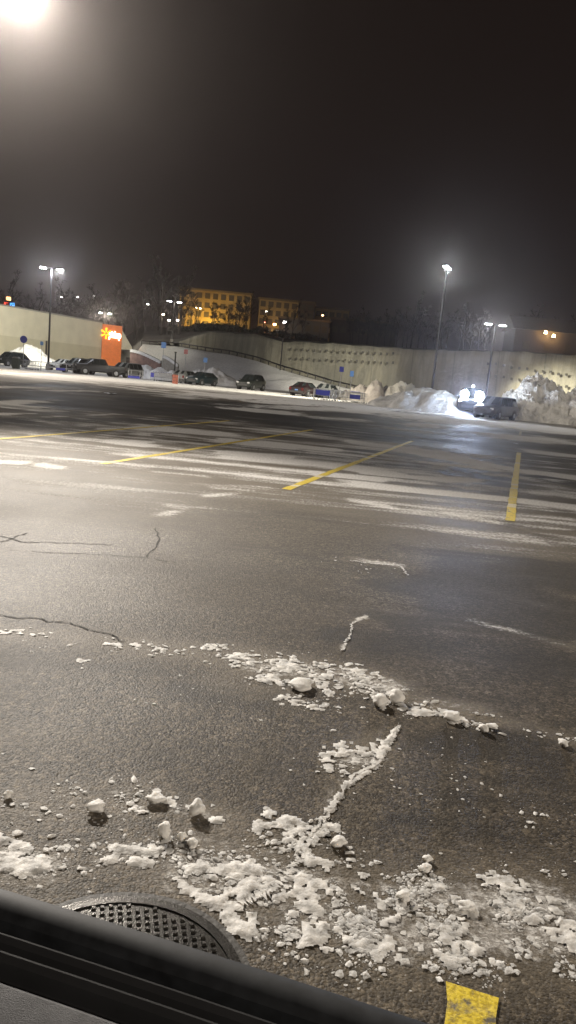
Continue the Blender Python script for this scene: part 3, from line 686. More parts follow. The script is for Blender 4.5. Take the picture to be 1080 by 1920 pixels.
# sign: yellow burst + white word on the panel
dO = (c2-c1).normalized(); nO = Vector((dO.y, -dO.x, 0)); nO = nO if nO.y < 0 else -nO
sgn = bpy.data.objects.new('sign', None); link(sgn, t)
msy = mat('lit_yellow', (.8, .5, .02), .5, emit=(1, .55, .02), estr=1.6); msw = mat('lit_white', (.9, .9, .85), .5, emit=(1, .93, .82), estr=7)
# the panel is seen at a slant; the sign faces the lot on its own short board
so = c1.lerp(c2, .5)+nO*.75
yawO = math.atan2(dO.y, dO.x)
wid = (c2-c1).length
cen = c1.lerp(c2, .17)+nO*.5; cen.z = P(199, 625, cen.y).z
mb = MB()
for k in range(6):
    a = k*math.pi/3+math.pi/2; e = Vector((dO.x*math.cos(a), dO.y*math.cos(a), math.sin(a))); up_ = Vector((-dO.x*math.sin(a), -dO.y*math.sin(a), math.cos(a)))
    r0, r1, w = .22, 1.0, .17; f = nO*.1
    qs = [cen+e*r0-up_*w*.5, cen+e*r1-up_*w, cen+e*(r1+.1), cen+e*r1+up_*w, cen+e*r0+up_*w*.5]
    mb.add([q+f for q in qs]+[q-f for q in qs], [(0, 1, 2, 3, 4), (9, 8, 7, 6, 5)]+[(i, (i+1) % 5, 5+(i+1) % 5, 5+i) for i in range(5)])
b_ = mb.build('burst_emblem', msy, sgn)
cu = bpy.data.curves.new('lettering', 'FONT'); cu.body = 'pickup'; cu.size = 1.75; cu.extrude = .08; cu.align_x = 'CENTER'; cu.align_y = 'CENTER'; cu.offset = .035
to = bpy.data.objects.new('tmp_text', cu); COL.objects.link(to); dg = bpy.context.evaluated_depsgraph_get()
me = bpy.data.meshes.new_from_object(to.evaluated_get(dg)); bpy.data.objects.remove(to)
me.materials.clear(); me.materials.append(msw); le = bpy.data.objects.new('lettering', me); link(le, sgn)
wtx = max(v.co.x for v in me.vertices)-min(v.co.x for v in me.vertices)
tgt = (P(223, 628, 148)-P(205, 628, 148)).length
cl = c1.lerp(c2, .63)+nO*.45; cl.z = P(214, 628, cl.y).z
kx = wid*.60/wtx
le.matrix_local = Matrix.Translation(cl) @ Matrix.Rotation(yawO, 4, 'Z') @ Matrix.Rotation(math.pi/2, 4, 'X') @ Matrix.Diagonal((kx, 1, 1, 1))
for px, py, lab in ((43, 638, 'round blue notice on the cream shop wall, the larger one'), (77, 643, 'small blue notice on the cream shop wall near the lamp post')):
    pass

# ---------------------------------------------------------------- hotel on the hill
def facade(name, pxa, pya, pxb, pyb, Y, base_z, m, label, cols, rows, depth=12, parent=None, yb=None, wins=True):
    A_ = P(pxa, pya, Y); B_ = P(pxb, pyb, yb or Y); h = (A_.z+B_.z)/2
    tt_ = empty(name, (A_.x, A_.y, base_z), 0, label, 'building') if parent is None else parent
    o0 = Vector((0, 0, 0))
    d = Vector((B_.x-A_.x, B_.y-A_.y, 0)); Lg = d.length; d.normalize(); nrm = Vector((-d.y, d.x, 0)); nrm = nrm if nrm.y > 0 else -nrm
    H = h-base_z
    mb = MB(); q = [o0, o0+d*Lg, o0+d*Lg+nrm*depth, o0+nrm*depth]
    mb.add([Vector((v.x, v.y, v.z-4)) for v in q]+[Vector((v.x, v.y, v.z+H)) for v in q], [(3, 2, 1, 0), (4, 5, 6, 7), (0, 1, 5, 4), (1, 2, 6, 5), (2, 3, 7, 6), (3, 0, 4, 7)])
    mb.build('wall', m, tt_)
    yaw = math.atan2(d.y, d.x)
    MB().box(o0+d*(Lg/2)+nrm*(depth/2)+Vector((0, 0, H+.28)), (Lg+.8, depth+.8, .55), rz=yaw).build('roof_cornice', mcorn, tt_)
    if wins:
        first = None
        for r in range(rows):
            for c in range(cols):
                pos = o0+d*(Lg*(c+.5)/cols)-nrm*.02+Vector((0, 0, H*(r+.5)/rows))
                if first is None:
                    first = MB().box((0, 0, 0), (1.5, .12, 1.6)).build('window', mwin, tt_); w = first
                    pn = MB().box((0, -.08, 0), (1.5, .05, .12)).box((0, -.08, 0), (.08, .05, 1.6)).build('frame', mwin, w)
                    w.location = pos; w.rotation_euler = (0, 0, yaw)
                else:
                    w = first.copy(); COL.objects.link(w); w.parent = tt_; w.location = pos
                    p2 = pn.copy(); COL.objects.link(p2); p2.parent = w
    return tt_
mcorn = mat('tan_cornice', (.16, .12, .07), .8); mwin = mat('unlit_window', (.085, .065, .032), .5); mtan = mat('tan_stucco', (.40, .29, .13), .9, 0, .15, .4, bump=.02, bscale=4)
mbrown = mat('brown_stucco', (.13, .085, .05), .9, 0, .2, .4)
HZ = 14.2
facade('hotel', 338, 541, 472, 554, 226, HZ, mtan, 'large four storey hotel wing on the hill, floodlit yellow at its foot', 9, 4)
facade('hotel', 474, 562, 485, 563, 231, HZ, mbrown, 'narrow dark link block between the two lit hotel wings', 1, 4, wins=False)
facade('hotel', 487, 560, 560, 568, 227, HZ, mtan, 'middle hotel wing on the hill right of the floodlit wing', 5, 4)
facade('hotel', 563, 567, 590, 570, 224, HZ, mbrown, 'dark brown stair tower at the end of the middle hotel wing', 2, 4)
facade('hotel', 592, 577, 655, 584, 240, HZ+.5, mtan, 'low distant hotel wing, rightmost and smallest of the lit wings', 5, 3)
facade('low_building', 524, 600, 618, 602, 212, 14, mat('grey_block', (.10, .10, .09), .9), 'long flat grey building in front of the hotel stair tower', 6, 1, depth=8)
facade('low_building', 622, 602, 745, 606, 216, 14, mat('dim_brown_block', (.075, .055, .045), .9), 'dim brown flat building right of the low grey building', 8, 1, depth=8)

def lamp(name, typ, loc, energy, color, size=.2, parent=None, aim=None, angle=None, blend=.6):
    d = bpy.data.lights.new(name, typ); d.energy = energy; d.color = color
    if typ in ('POINT', 'SPOT'): d.shadow_soft_size = size
    if typ == 'SPOT': d.spot_size = math.radians(angle); d.spot_blend = blend
    o = bpy.data.objects.new(name, d); o.location = loc; link(o, parent)
    if aim is not None:
        wl = Vector(loc)+(parent.location if parent else Vector((0, 0, 0)))
        q = (Vector(aim)-wl).to_track_quat('-Z', 'Y'); o.rotation_euler = q.to_euler()
    return o
YEL = (1, .62, .10)
for px, pw, ang, lab in ((352, 1000, 150, 'leftmost ground flood light at the foot of the lit hotel wing'), (388, 2600, 150, 'strong ground flood light at the foot of the lit hotel wing'), (448, 350, 150, 'ground flood light under the right half of the lit hotel wing'),
                         (525, 520, 160, 'ground flood light at the foot of the middle hotel wing'), (625, 1000, 160, 'ground flood light before the low distant hotel wing')):
    y = 221 if px < 600 else 234; X = XA(px, y, 15); z = HZ+.9
    f = empty('flood_light', (X, y, z), 0, lab, 'flood light', 'flood lights at the hotel')
    MB().box((0, 0, 0), (.6, .35, .4)).build('housing', M['darkmetal'], f); MB().box((0, .2, .05), (.5, .05, .32)).build('lens', mat('flood_lens', (.9, .7, .3), .4, emit=YEL, estr=12), f)
    MB().tube((0, 0, -1.4), (0, 0, -.2), .05).build('stake', M['darkmetal'], f)
    lamp('flood_lamp', 'SPOT', (0, .5, .1), pw, YEL, .3, f, aim=(X, 227, 20), angle=ang)

# ---------------------------------------------------------------- street lamps
def lensmat(name, col, s): return mat(name, (.9, .9, .9), .4, emit=col, estr=s, var=0)
LM_w = lensmat('cool_lamp_lens', (.88, .93, 1.0), 60); LM_n = lensmat('warm_lamp_lens', (1, .95, .88), 60)
def lamp_post(base, h, label, power, color=(1, .89, .76), heads=2, yaw=0, lens=None, headpower=None, arm=.75, rp=.10, basem=True, head=(.75, .42, .14), group='tall parking lot lamp posts', emin=.2, aim=None, ang=80):
    t = empty('lamp_post', base, yaw, label, 'lamp post', group)
    if basem: MB().tube((0, 0, -.3), (0, 0, .75), .3, n=14).build('concrete_base', M['concrete'], t, 40)
    MB().tube((0, 0, .75 if basem else -.5), (0, 0, h), rp*1.25, rp*.8, n=10).build('pole', M['darkmetal'], t, 40)
    MB().box((0, 0, h-.05), (2*arm*(1 if heads == 2 else .6), .09, .09)).build('arm', M['darkmetal'], t)
    for i in range(heads):
        s = (-1, 1)[i]; x = s*(arm+.2)
        hd = MB().box((x, 0, h), head, taper=.8).build('lamp_head', M['darkmetal'], t)
        MB().box((x, 0, h-head[2]/2-.045), (head[0]*.86, head[1]*.84, .09), taper=1.0).build('lens', lens or LM_n, hd)
        if power and aim is None:
            lamp('head_lamp', 'POINT', (x, 0, h-.45), power, color, emin, t)
        elif power:
            lo_ = lamp('head_lamp', 'SPOT', (x, 0, h-.45), power, color, emin, t, angle=ang, blend=1.0)
            lo_.rotation_euler = (Matrix.Rotation(-yaw, 3, 'Z') @ (Vector(aim)-Vector(base)-Vector((0, 0, h)))).to_track_quat('-Z', 'Y').to_euler()
    return t
# near lamp: its heads are cut by the top-left corner of the photograph
nl = P(40, -40, 22.0); pw0 = 17500
lamp_post((nl.x-1.0, nl.y, 0), nl.z, 'nearest tall lamp post, its white glare filling the top left corner', pw0, color=(1, .92, .82), yaw=0, heads=2, arm=.9, rp=.11, head=(.8, .45, .16), emin=.22, aim=(-2.0, 2.5, 0), ang=60)

pa = P(95, 507, 90); aP = lamp_post((XA(90, 90), 90, 0), pa.z+.3, 'twin headed lamp post in front of the long cream shop wall', 2600, color=(.90, .93, 1), yaw=.2, lens=LM_w)
pa = P(197, 589, 165); lamp_post((pa.x, 165, 0), pa.z+.3, 'twin headed lamp post rising behind the orange corner panel', 2500, yaw=.2, lens=LM_w)
pa = P(327, 568, 140); lamp_post((pa.x, 140, zt(pa.x, 140)), pa.z-zt(pa.x, 140)+.3, 'lamp post on the bank just left of the yellow hotel', 350, yaw=.5, lens=LM_w)
pa = P(836, 506, 61); dP = lamp_post((XA(805, 71), 71, 0), P(836, 506, 71).z+.3, 'brightest distant lamp post, tallest one behind the grey snow mound', 2400, color=(.88, .95, 1), yaw=1.2, lens=LM_w, heads=2, arm=.35, aim=(6, 30, 0), ang=95)
pa = P(890, 609, 100); eP = lamp_post((XA(876, 90), 82, 0), P(890, 609, 82).z+.3, 'twin headed lamp post beyond the bright headlights, lower than its neighbour', 2200, yaw=.1, lens=LM_w, heads=2, arm=.6, color=(.92, .95, 1), aim=(12, 45, 0), ang=95)
for tt_, tx, y, e, ang in ((dP, 630, 108, 75000, 30), (eP, 1000, 90, 52000, 56), (aP, 95, 133, 54000, 80), (dP, 480, 76, 40000, 62)):  # extra spots added on these posts to brighten wall, shop and lot
    hgt0 = max(c.location.z for c in bpy.data.objects if c.parent == tt_)
    ld = bpy.data.lights.new('added_spot', 'SPOT'); ld.energy = e; ld.color = (1, .95, .78); ld.spot_size = math.radians(ang); ld.spot_blend = .9; ld.shadow_soft_size = .25
    lo_ = bpy.data.objects.new('added_spot', ld); link(lo_, tt_); lo_.location = (0, .3, hgt0-.4)
    dl = Matrix.Rotation(-tt_.rotation_euler[2], 3, 'Z') @ (Vector((XA(tx, y), y, (2.0 if y < 120 else 3.5) if y > 88 else -2))-tt_.location-Vector((0, 0, hgt0)))
    lo_.rotation_euler = dl.to_track_quat('-Z', 'Y').to_euler()
# posts outside the view; those beside the drive are added to light the lot
lamp_post((16, -14, 0), 11, 'lamp post behind the viewer to the right', 7500)
lamp_post((-38, 60, 0), 12, 'added unseen lamp post far to the left of the drive', 33000, aim=(-14, 66, 0), ang=100)
lamp_post((-30, 26, 0), 11, 'added lamp post left of the drive, out of the view', 6000)
lamp_post((34, 42, 0), 11, 'added unseen lamp post far to the right of the drive', 3800, color=(1, .9, .74))

# small distant lamps
SM = [(114, 556, 215, 'left of three small street lamps above the shop roof', (1, .97, .95)), (144, 556, 215, 'middle of three small street lamps above the shop roof', (1, .97, .95)), (174, 554, 215, 'right of three small street lamps above the shop roof', (1, .97, .95)),
      (275, 569, 190, 'small white street lamp on the dark hill, highest one left of the hotel', (1, .97, .95)), (304, 588, 180, 'small warm street lamp in the trees left of the hotel', (1, .8, .55)), (315, 599, 178, 'small dim street lamp just below the warm one left of the hotel', (1, .9, .8)),
      (331, 599, 178, 'small lamp at the left foot of the floodlit hotel wing', (1, .95, .9)), (367, 576, 218, 'left lamp of a close pair before the floodlit hotel wing', (1, .85, .5)), (374, 577, 218, 'right lamp of a close pair before the floodlit hotel wing', (1, .85, .5)),
      (498, 583, 219, 'small white lamp before the middle hotel wing', (1, .95, .8)), (513, 607, 205, 'orange lamp below the middle hotel wing', (1, .45, .15)), (494, 603, 210, 'dim red lamp below the middle hotel wing', (1, .25, .15)),
      (532, 603, 205, 'bright white lamp at the left end of the low grey building', (1, .98, .95)), (603, 590, 209, 'warm orange lamp over the low grey building', (1, .55, .25))]
for px, py, Y, lab, c_ in SM:
    q = P(px, py, Y); zb = zt(q.x, Y); hgt_ = max(q.z-zb, 2.0)
    big = (py == 603 and px == 532) or px == 513
    lm = lensmat('small_lens', c_, 14 if not (px == 494) else 2.5)
    t = empty('street_lamp', (q.x, Y, q.z-hgt_), 0, lab, 'street lamp', 'small distant street lamps')
    MB().tube((0, 0, -.5), (0, 0, hgt_), .07, .05, n=6).build('pole', M['darkmetal'], t)
    hd = MB().box((.25, -.1, hgt_+.02), (.75, .3, .12)).build('lamp_head', M['darkmetal'], t)
    MB().box((.3, -.18, hgt_-.17), (.5 if not big else .8, .3, .26 if not big else .5)).build('lens', lm, hd)
    lamp('head_lamp', 'POINT', (.3, -.5, hgt_-.5), 90 if not big else 260, c_, .2, t)

# traffic-like signal lights above the shop
t = empty('signal_light', P(15, 580, 190)-Vector((0, 0, 9)), 0, 'cluster of red, orange and blue lights above the left end of the shop roof', 'sign')
MB().tube((0, 0, -6), (0, 0, 10.6), .12).build('pole', M['darkmetal'], t)
for (px, py), c_, s_ in (((16, 560), (1, .4, .12), 5), ((12, 570), (1, .06, .03), 5), ((23, 571), (.05, .35, 1), 3)):
    q = P(px, py, 190)-t.location; MB().box(q, (1.0, .3, .8)).build('light_panel', lensmat('coloured_panel', c_, s_), t)
q = P(120, 590, 190); t = empty('signal_light', (q.x, 190, zt(q.x, 190)), 0, 'small red light peeking over the shop roof', 'sign')
MB().tube((0, 0, -.5), (0, 0, q.z-t.location.z), .1).build('pole', M['darkmetal'], t); MB().box((0, -.2, q.z-t.location.z), (.6, .2, .4)).build('light_panel', lensmat('red_panel', (1, .1, .05), 2.5), t)

# house on the right hill
q = P(1000, 622, 150); zb = q.z-3.2
t = empty('hill_house', (q.x+3, 150, zb), 0, 'gabled house on the dark hill at right with two warm porch lamps', 'building')
MB().box((0, 4, 0), (13, 8, 7)).build('wall', mat('dark_siding', (.09, .075, .06), .9), t)
MB().add([(-7, -.6, 3.5), (7, -.6, 3.5), (7, 8.6, 3.5), (-7, 8.6, 3.5), (-7, 4, 6.4), (7, 4, 6.4)], [(0, 1, 5, 4), (3, 4, 5, 2), (0, 4, 3), (1, 2, 5), (0, 3, 2, 1)]).build('roof', mat('snow_dusted_roof', (.14, .12, .10), .9), t)
for px in (1023, 1038):
    w = P(px, 623+(px-1023)*.45, 149.4)-t.location; b = MB().box((w.x, w.y+.3, w.z), (.5, .5, .6)).build('porch_lamp', M['darkmetal'], t)
    MB().box((w.x, w.y, w.z), (.55, .4, .55), taper=.7).build('lens', lensmat('porch_lens', (1, .62, .28), 22), b)
    lamp('porch_light', 'POINT', (w.x, w.y-.7, w.z), 260, (1, .62, .25), .2, t)
for px_ in (-4, 0, 4): MB().box((px_, -.04, .6), (1.2, .1, 1.5)).build('window', mwin, t)

# ---------------------------------------------------------------- trees
mbark = mat('dark_bark', (.020, .016, .013), .95, 0, .3)
def tree_mesh(seed, h=10, kind='bare'):
    r = random.Random(seed); tr = MB(); cr = MB()
    def limb(a, d, L_, rad, lev, mb):
        b = a+d*L_; mb.tube(a, b, rad, rad*.62, n=5 if lev < 2 else 3, caps=False)
        if lev >= 3:
            for _ in range(7):
                q = a.lerp(b, r.random()); e = Vector((r.uniform(-1, 1), r.uniform(-1, 1), r.uniform(-.2, 1))).normalized()*r.uniform(.3, .9); w_ = e.orthogonal().normalized()*.03
                cr.add([q-w_, q+w_, q+e], [(0, 1, 2)])
        if lev >= 4: return
        for k in range(r.choice((2, 3, 3)) if lev else 6):
            t_ = r.uniform(.45, 1.0) if lev else .35+.65*k/5
            nd = (d+Vector((r.uniform(-1, 1), r.uniform(-1, 1), r.uniform(-.25, .7)))*(.75 if lev else .9)).normalized()
            limb(a+d*L_*t_, nd, L_*r.uniform(.42, .66) if lev else L_*r.uniform(.3, .5), rad*.5, lev+1, cr)
    limb(Vector((0, 0, -.6)), Vector((r.uniform(-.05, .05), r.uniform(-.05, .05), 1)).normalized(), h*.75, h*.016, 0, tr)
    return tr, cr
protos = []
for k, h in enumerate((11, 9, 12, 8)):
    tr, cr = tree_mesh(40+k, h); protos.append((tr, cr))
TRE = []
for k in range(60):   # wood behind the shop and left of the hotel
    px = rng.uniform(-60, 340); TRE.append((px, rng.uniform(176, 205), rng.uniform(.9, 1.35), 'on the dark hill behind the shop'))
for k in range(14):
    px = rng.uniform(335, 600); TRE.append((px, rng.uniform(190, 214), rng.uniform(.55, .85), 'in front of the hotel'))
for k in range(44):
    px = rng.uniform(640, 1150); TRE.append((px, rng.uniform(160, 215), rng.uniform(.6, .95), 'on the dark hill above the wall'))
made = {}
for k, (px, Y, s, where) in enumerate(TRE):
    X = XA(px, Y, 8); z = zt(X, Y); i = k % 4
    lab = 'bare dark tree ' + where; grp = 'bare trees ' + where
    if i not in made:
        t = empty('bare_tree', (X, Y, z), rng.uniform(0, 6), lab, 'tree', grp); protos[i][0].build('trunk', mbark, t); protos[i][1].build('crown', mbark, t); index_kids(t); made[i] = t
    else:
        t = copy_tree(made[i]); t.location = (X, Y, z); t.rotation_euler = (0, 0, rng.uniform(0, 6)); tag(t, lab, 'tree', grp)
    t.scale = (s, s, s)
# brush line: low evergreen shrubs along the foot of the hotel
IVs, IFs = ico(2)
mleaf = mat('dark_evergreen', (.030, .034, .022), .9, 0, .4, 2)
def shrub_mesh(seed):
    r = np.random.RandomState(seed); n = 420; d = r.randn(n, 3); d /= np.linalg.norm(d, axis=1)[:, None]; p_ = d*(.55+.5*r.rand(n, 1))*np.array([1.6, 1.4, 1.1]); p_[:, 2] = np.abs(p_[:, 2])
    mb = MB()
    for q in p_:
        a = r.randn(3)*.22; b = r.randn(3)*.22; mb.add([q-a, q+b, q+a, q-b], [(0, 1, 2, 3)])
    return mb
sp = None
for k in range(40):
    px = rng.uniform(300, 620); Y = rng.uniform(196, 212); X = XA(px, Y, 12)
    if sp is None:
        sp = empty('shrub', (X, Y, zt(X, Y)), 0, 'dark evergreen shrub on the slope below the hotel', 'shrub', 'evergreen shrubs below the hotel'); shrub_mesh(3).build('foliage', mleaf, sp); MB().tube((0, 0, -.4), (0, 0, .8), .08).build('stem', mbark, sp); index_kids(sp); o = sp
    else: o = copy_tree(sp); o.location = (X, Y, zt(X, Y))
    o.rotation_euler = (0, 0, rng.uniform(0, 6)); s = rng.uniform(.7, 1.7); o.scale = (s, s, s)

# ---------------------------------------------------------------- cars
ST = { # x, zb, zs, zt, w, wt
 'suv': [(2.32, .50, .78, .82, .70, .60), (2.20, .30, .90, .96, .88, .76), (1.15, .26, 1.02, 1.10, .94, .80), (.45, .26, 1.04, 1.68, .95, .66), (-1.55, .26, 1.06, 1.72, .95, .67), (-2.18, .30, 1.05, 1.20, .92, .78), (-2.30, .46, .86, .95, .86, .74)],
 'van': [(2.45, .48, .72, .78, .70, .58), (2.30, .28, .88, .95, .90, .76), (1.55, .24, 1.00, 1.12, .97, .84), (.70, .24, 1.02, 1.72, .98, .70), (-2.05, .24, 1.04, 1.74, .98, .71), (-2.38, .28, 1.03, 1.25, .95, .82), (-2.46, .44, .80, .95, .9, .76)],
 'sedan': [(2.35, .45, .64, .68, .68, .58), (2.22, .24, .76, .82, .86, .74), (1.05, .20, .90, .98, .91, .78), (.30, .20, .92, 1.43, .92, .58), (-1.00, .20, .93, 1.44, .92, .58), (-1.75, .22, .93, 1.04, .90, .76), (-2.25, .26, .90, .98, .87, .76), (-2.36, .42, .74, .86, .8, .7)],
 'hatch': [(2.05, .45, .66, .72, .68, .58), (1.92, .25, .80, .88, .85, .72), (1.05, .20, .92, 1.02, .89, .76), (.35, .20, .94, 1.46, .90, .60), (-1.35, .20, .96, 1.45, .90, .60), (-1.92, .24, .96, 1.06, .87, .74), (-2.02, .42, .78, .88, .8, .7)],
 'pickup': [(2.85, .60, .95, .98, .78, .66), (2.70, .40, 1.08, 1.15, .96, .84), (1.55, .36, 1.16, 1.24, 1.0, .88), (.85, .36, 1.18, 1.84, 1.0, .70), (-.55, .36, 1.19, 1.86, 1.0, .70), (-.85, .36, 1.19, 1.28, 1.0, .88), (-.87, .36, 1.17, 1.21, 1.0, .90), (-2.75, .40, 1.17, 1.21, .99, .90), (-2.85, .55, 1.0, 1.08, .95, .86)],
}
WB = {'suv': (1.38, -1.38, .36), 'van': (1.50, -1.48, .34), 'sedan': (1.42, -1.38, .32), 'hatch': (1.25, -1.22, .31), 'pickup': (1.78, -1.75, .40)}
def make_car(name, kind, paint, loc, yaw, label, group='cars parked at the far side of the lot', cat='car', lit=False, coat=.6):
    st = ST[kind]; t = empty(name, loc, yaw, label, cat, group); k = 8; V_ = []
    for x, zb, zs, zt_, w, wt in st:
        half = [(0, zb), (w*.86, zb), (w, zb+.14), (w, zb+(zs-zb)*.62), (w*.975, zs), (wt, zt_-.05), (wt*.86, zt_), (0, zt_+.02)]
        V_ += [(x, y, z) for y, z in half]+[(x, -y, z) for y, z in half[::-1][1:-1]]
    n = 14; F_ = []
    for i in range(len(st)-1):
        for j in range(n): F_.append((i*n+j, i*n+(j+1) % n, (i+1)*n+(j+1) % n, (i+1)*n+j))
    F_ += [tuple(range(n)), tuple(reversed(range((len(st)-1)*n, len(st)*n)))]
    body = MB().add(V_, F_).build('body', paint, t, 32)
    ci = 2; rf = 3; rr = 4
    def pt(i, j): return Vector(V_[i*n+j])
    def patch(name, c4, m=M['glass'], inset=.1, off=.012):
        ctr = sum(c4, Vector())/4; nrm = (c4[1]-c4[0]).cross(c4[2]-c4[1]).normalized()
        if nrm.dot(ctr-Vector((0, 0, .8))) < 0: nrm = -nrm
        q = [v.lerp(ctr, inset)+nrm*off for v in c4]; q2 = [v-nrm*.02 for v in q]
        return MB().add(q+q2, [(0, 1, 2, 3)]+[(a, (a+1) % 4, 4+(a+1) % 4, 4+a) for a in range(4)]).build(name, m, t)
    for sgn in (1, -1):
        j4, j5 = (4, 5) if sgn > 0 else (n-4, n-5)
        a, b = pt(rf, j4), pt(rr, j4); c_, d_ = pt(rr, j5), pt(rf, j5)
        m_ = 3 if kind in ('suv', 'van') else 2
        for q in range(m_): patch('side_window', [a.lerp(b, q/m_), a.lerp(b, (q+1)/m_), d_.lerp(c_, (q+1)/m_), d_.lerp(c_, q/m_)], inset=.09)
        patch('quarter_window', [pt(ci, j4).lerp(a, .35), a, d_, d_.lerp(pt(ci, j5), .55)], inset=.14)
    patch('windscreen', [pt(ci, 6), pt(ci, n-6), pt(rf, n-6), pt(rf, 6)], inset=.05)
    patch('rear_window', [pt(rr, 6), pt(rr, n-6), pt(rr+1, n-6), pt(rr+1, 6)], inset=.08)
    fx, rx, wr = WB[kind]; w = st[3][4]
    for x in (fx, rx):
        for sgn in (1, -1):
            MB().tube((x, sgn*(w-.25), wr+.03), (x, sgn*(w+.006), wr+.03), wr+.085, n=22).build('wheel_arch', M['plastic'], t, 40)
            wh = MB().tube((x, sgn*(w-.2), wr), (x, sgn*(w+.03), wr), wr, n=22).build('wheel', M['tyre'], t, 40)
            r_ = MB().tube((x, sgn*(w+.02), wr), (x, sgn*(w+.04), wr), wr*.6, wr*.55, n=16)
            for s5 in range(5):
                a = s5*2*math.pi/5; r_.box((x+math.cos(a)*wr*.3, sgn*(w+.043), wr+math.sin(a)*wr*.3), (wr*.55, .02, .05), rot=Matrix.Rotation(-a, 3, 'Y'))
            r_.build('rim', M['rim'], wh)
    f0, f1 = st[0], st[1]; r0 = st[-1]
    for sgn in (1, -1):
        MB().box((f1[0]+.05, sgn*f1[4]*.74, f1[2]-.10), (.16, .30, .16), taper=.85).build('headlight', M['headlens'] if not lit else lensmat('lit_headlight', (.85, .92, 1), 60), t)
        MB().box((r0[0]+.02, sgn*r0[4]*.84, r0[2]-.02), (.12, .20, .26)).build('tail_light', M['taillight'], t)
        MB().box((st[ci][0]-.35, sgn*(w+.10), st[ci][2]+.10), (.12, .20, .14)).build('mirror', paint, t)
        MB().box((.1, sgn*(w*.995+.006), st[ci][2]-.16), (.16, .02, .03)).box((-.85, sgn*(w*.995+.006), st[ci][2]-.16), (.16, .02, .03)).build('door_handle', M['plastic'], t)
    MB().box((f0[0]+.02, 0, f0[1]+.02), (.10, f0[4]*1.7, .16)).build('front_bumper', M['plastic'], t); MB().box((r0[0]-.02, 0, r0[1]+.02), (.10, r0[4]*1.8, .16)).build('rear_bumper', M['plastic'], t)
    MB().box((f0[0]+.015, 0, f0[2]-.06), (.05, f0[4]*.9, .14)).build('grille', M['plastic'], t)
    MB().box((r0[0]-.02, 0, r0[2]-.1), (.03, .32, .13)).build('number_plate', M['lightblue'], t)
    if kind in ('suv',): 
        for sgn in (1, -1): MB().tube((st[rf][0]-.1, sgn*.55, st[rf][3]+.05), (st[rr][0]+.1, sgn*.55, st[rr][3]+.05), .02, n=6).build('roof_rail', M['darkmetal'], t)
    return t
def paint(name, col, metal=.3): return mat(name, col, .32, metal, .06, 3, coat=.5)
blk = paint('black_paint', (.018, .018, .02)); sil = paint('silver_paint', (.22, .225, .22)); teal = paint('dark_teal_paint', (.016, .028, .032)); dgr = paint('dark_green_grey_paint', (.022, .026, .024)); wht = paint('white_paint', (.62, .62, .58), 0); gry = paint('grey_paint', (.05, .05, .056))
red = paint('dark_red_paint', (.022, .012, .013))
def cg(px, Y): return (XA(px, Y), Y, 0)
R_ = math.radians
make_car('parked_suv', 'suv', dgr, cg(20, 92), R_(246), 'dark estate car at the left edge in front of the shop wall')
make_car('parked_car', 'sedan', wht, cg(118, 97), R_(250), 'white car half hidden behind the lamp post base and black pickup', )
make_car('parked_suv', 'suv', dgr, cg(147, 88), R_(246), 'dark green utility car with bright windscreen glint, front of the black group')
make_car('parked_pickup', 'pickup', blk, cg(184, 86), R_(212), 'black pickup truck in front of the orange panel', cat='pickup truck')
make_car('parked_van', 'van', sil, cg(236, 90), R_(250), 'silver family van behind the black pickup tail, below the dark opening')
make_car('parked_car', 'hatch', sil, cg(350, 88), R_(68), 'silver hatchback partly hidden by the dark teal hatchback')
make_car('parked_car', 'hatch', teal, cg(378, 86), R_(-118), 'dark teal hatchback with rounded roof right of the rust coloured barrel')
make_car('parked_suv', 'suv', dgr, cg(470, 86), R_(250), 'small dark utility car standing alone in the middle of the far lot')
make_car('parked_car', 'sedan', red, cg(572, 78), R_(66), 'dark red black sedan beside the cart corral with the blue panel')
make_car('parked_car', 'hatch', sil, cg(609, 80), R_(250), 'pale silver hatchback mostly hidden behind the shopping carts')
make_car('parked_van', 'van', gry, cg(927, 60), R_(233), 'grey family van standing beside the bright headlights at the right', cat='van')
# car with its headlights on, facing us
hc = G(884, 785); hx = XA(880, 64)
hcar = make_car('oncoming_truck', 'pickup', blk, (hx, 64, 0), 0, 'dark pickup truck with glaring white headlights left of the grey family van', cat='pickup truck', group='cars parked at the far side of the lot', lit=True); hcar.scale = (1.12, 1.12, 1.22)
hcar.rotation_euler[2] = math.atan2(-64, -hx)
for s_ in (-1, 1):
    MB().tube((2.78, s_*.52, 1.38), (2.95, s_*.52, 1.38), .29, .25, n=18).build('headlight_lens', lensmat('headlight_lens', (.74, .86, 1), 220), hcar)
    o = lamp('headlight_lamp', 'SPOT', (3.05, s_*.52, 1.38), 4500, (.48, .62, 1), .12, hcar, angle=18, blend=1.0)
    o.rotation_euler = Vector((1, 0, .06)).to_track_quat('-Z', 'Y').to_euler()
lamp('added_spill', 'POINT', (3.6, 0, 1.5), 500, (.50, .62, 1), .2, hcar)  # extra point lamp added to spread headlight glow over the surroundings
MB().tube((.95, 0, 1.98), (1.05, 0, 1.98), .09, n=12).build('roof_light', lensmat('roof_lens', (.8, .9, 1), 6), hcar)

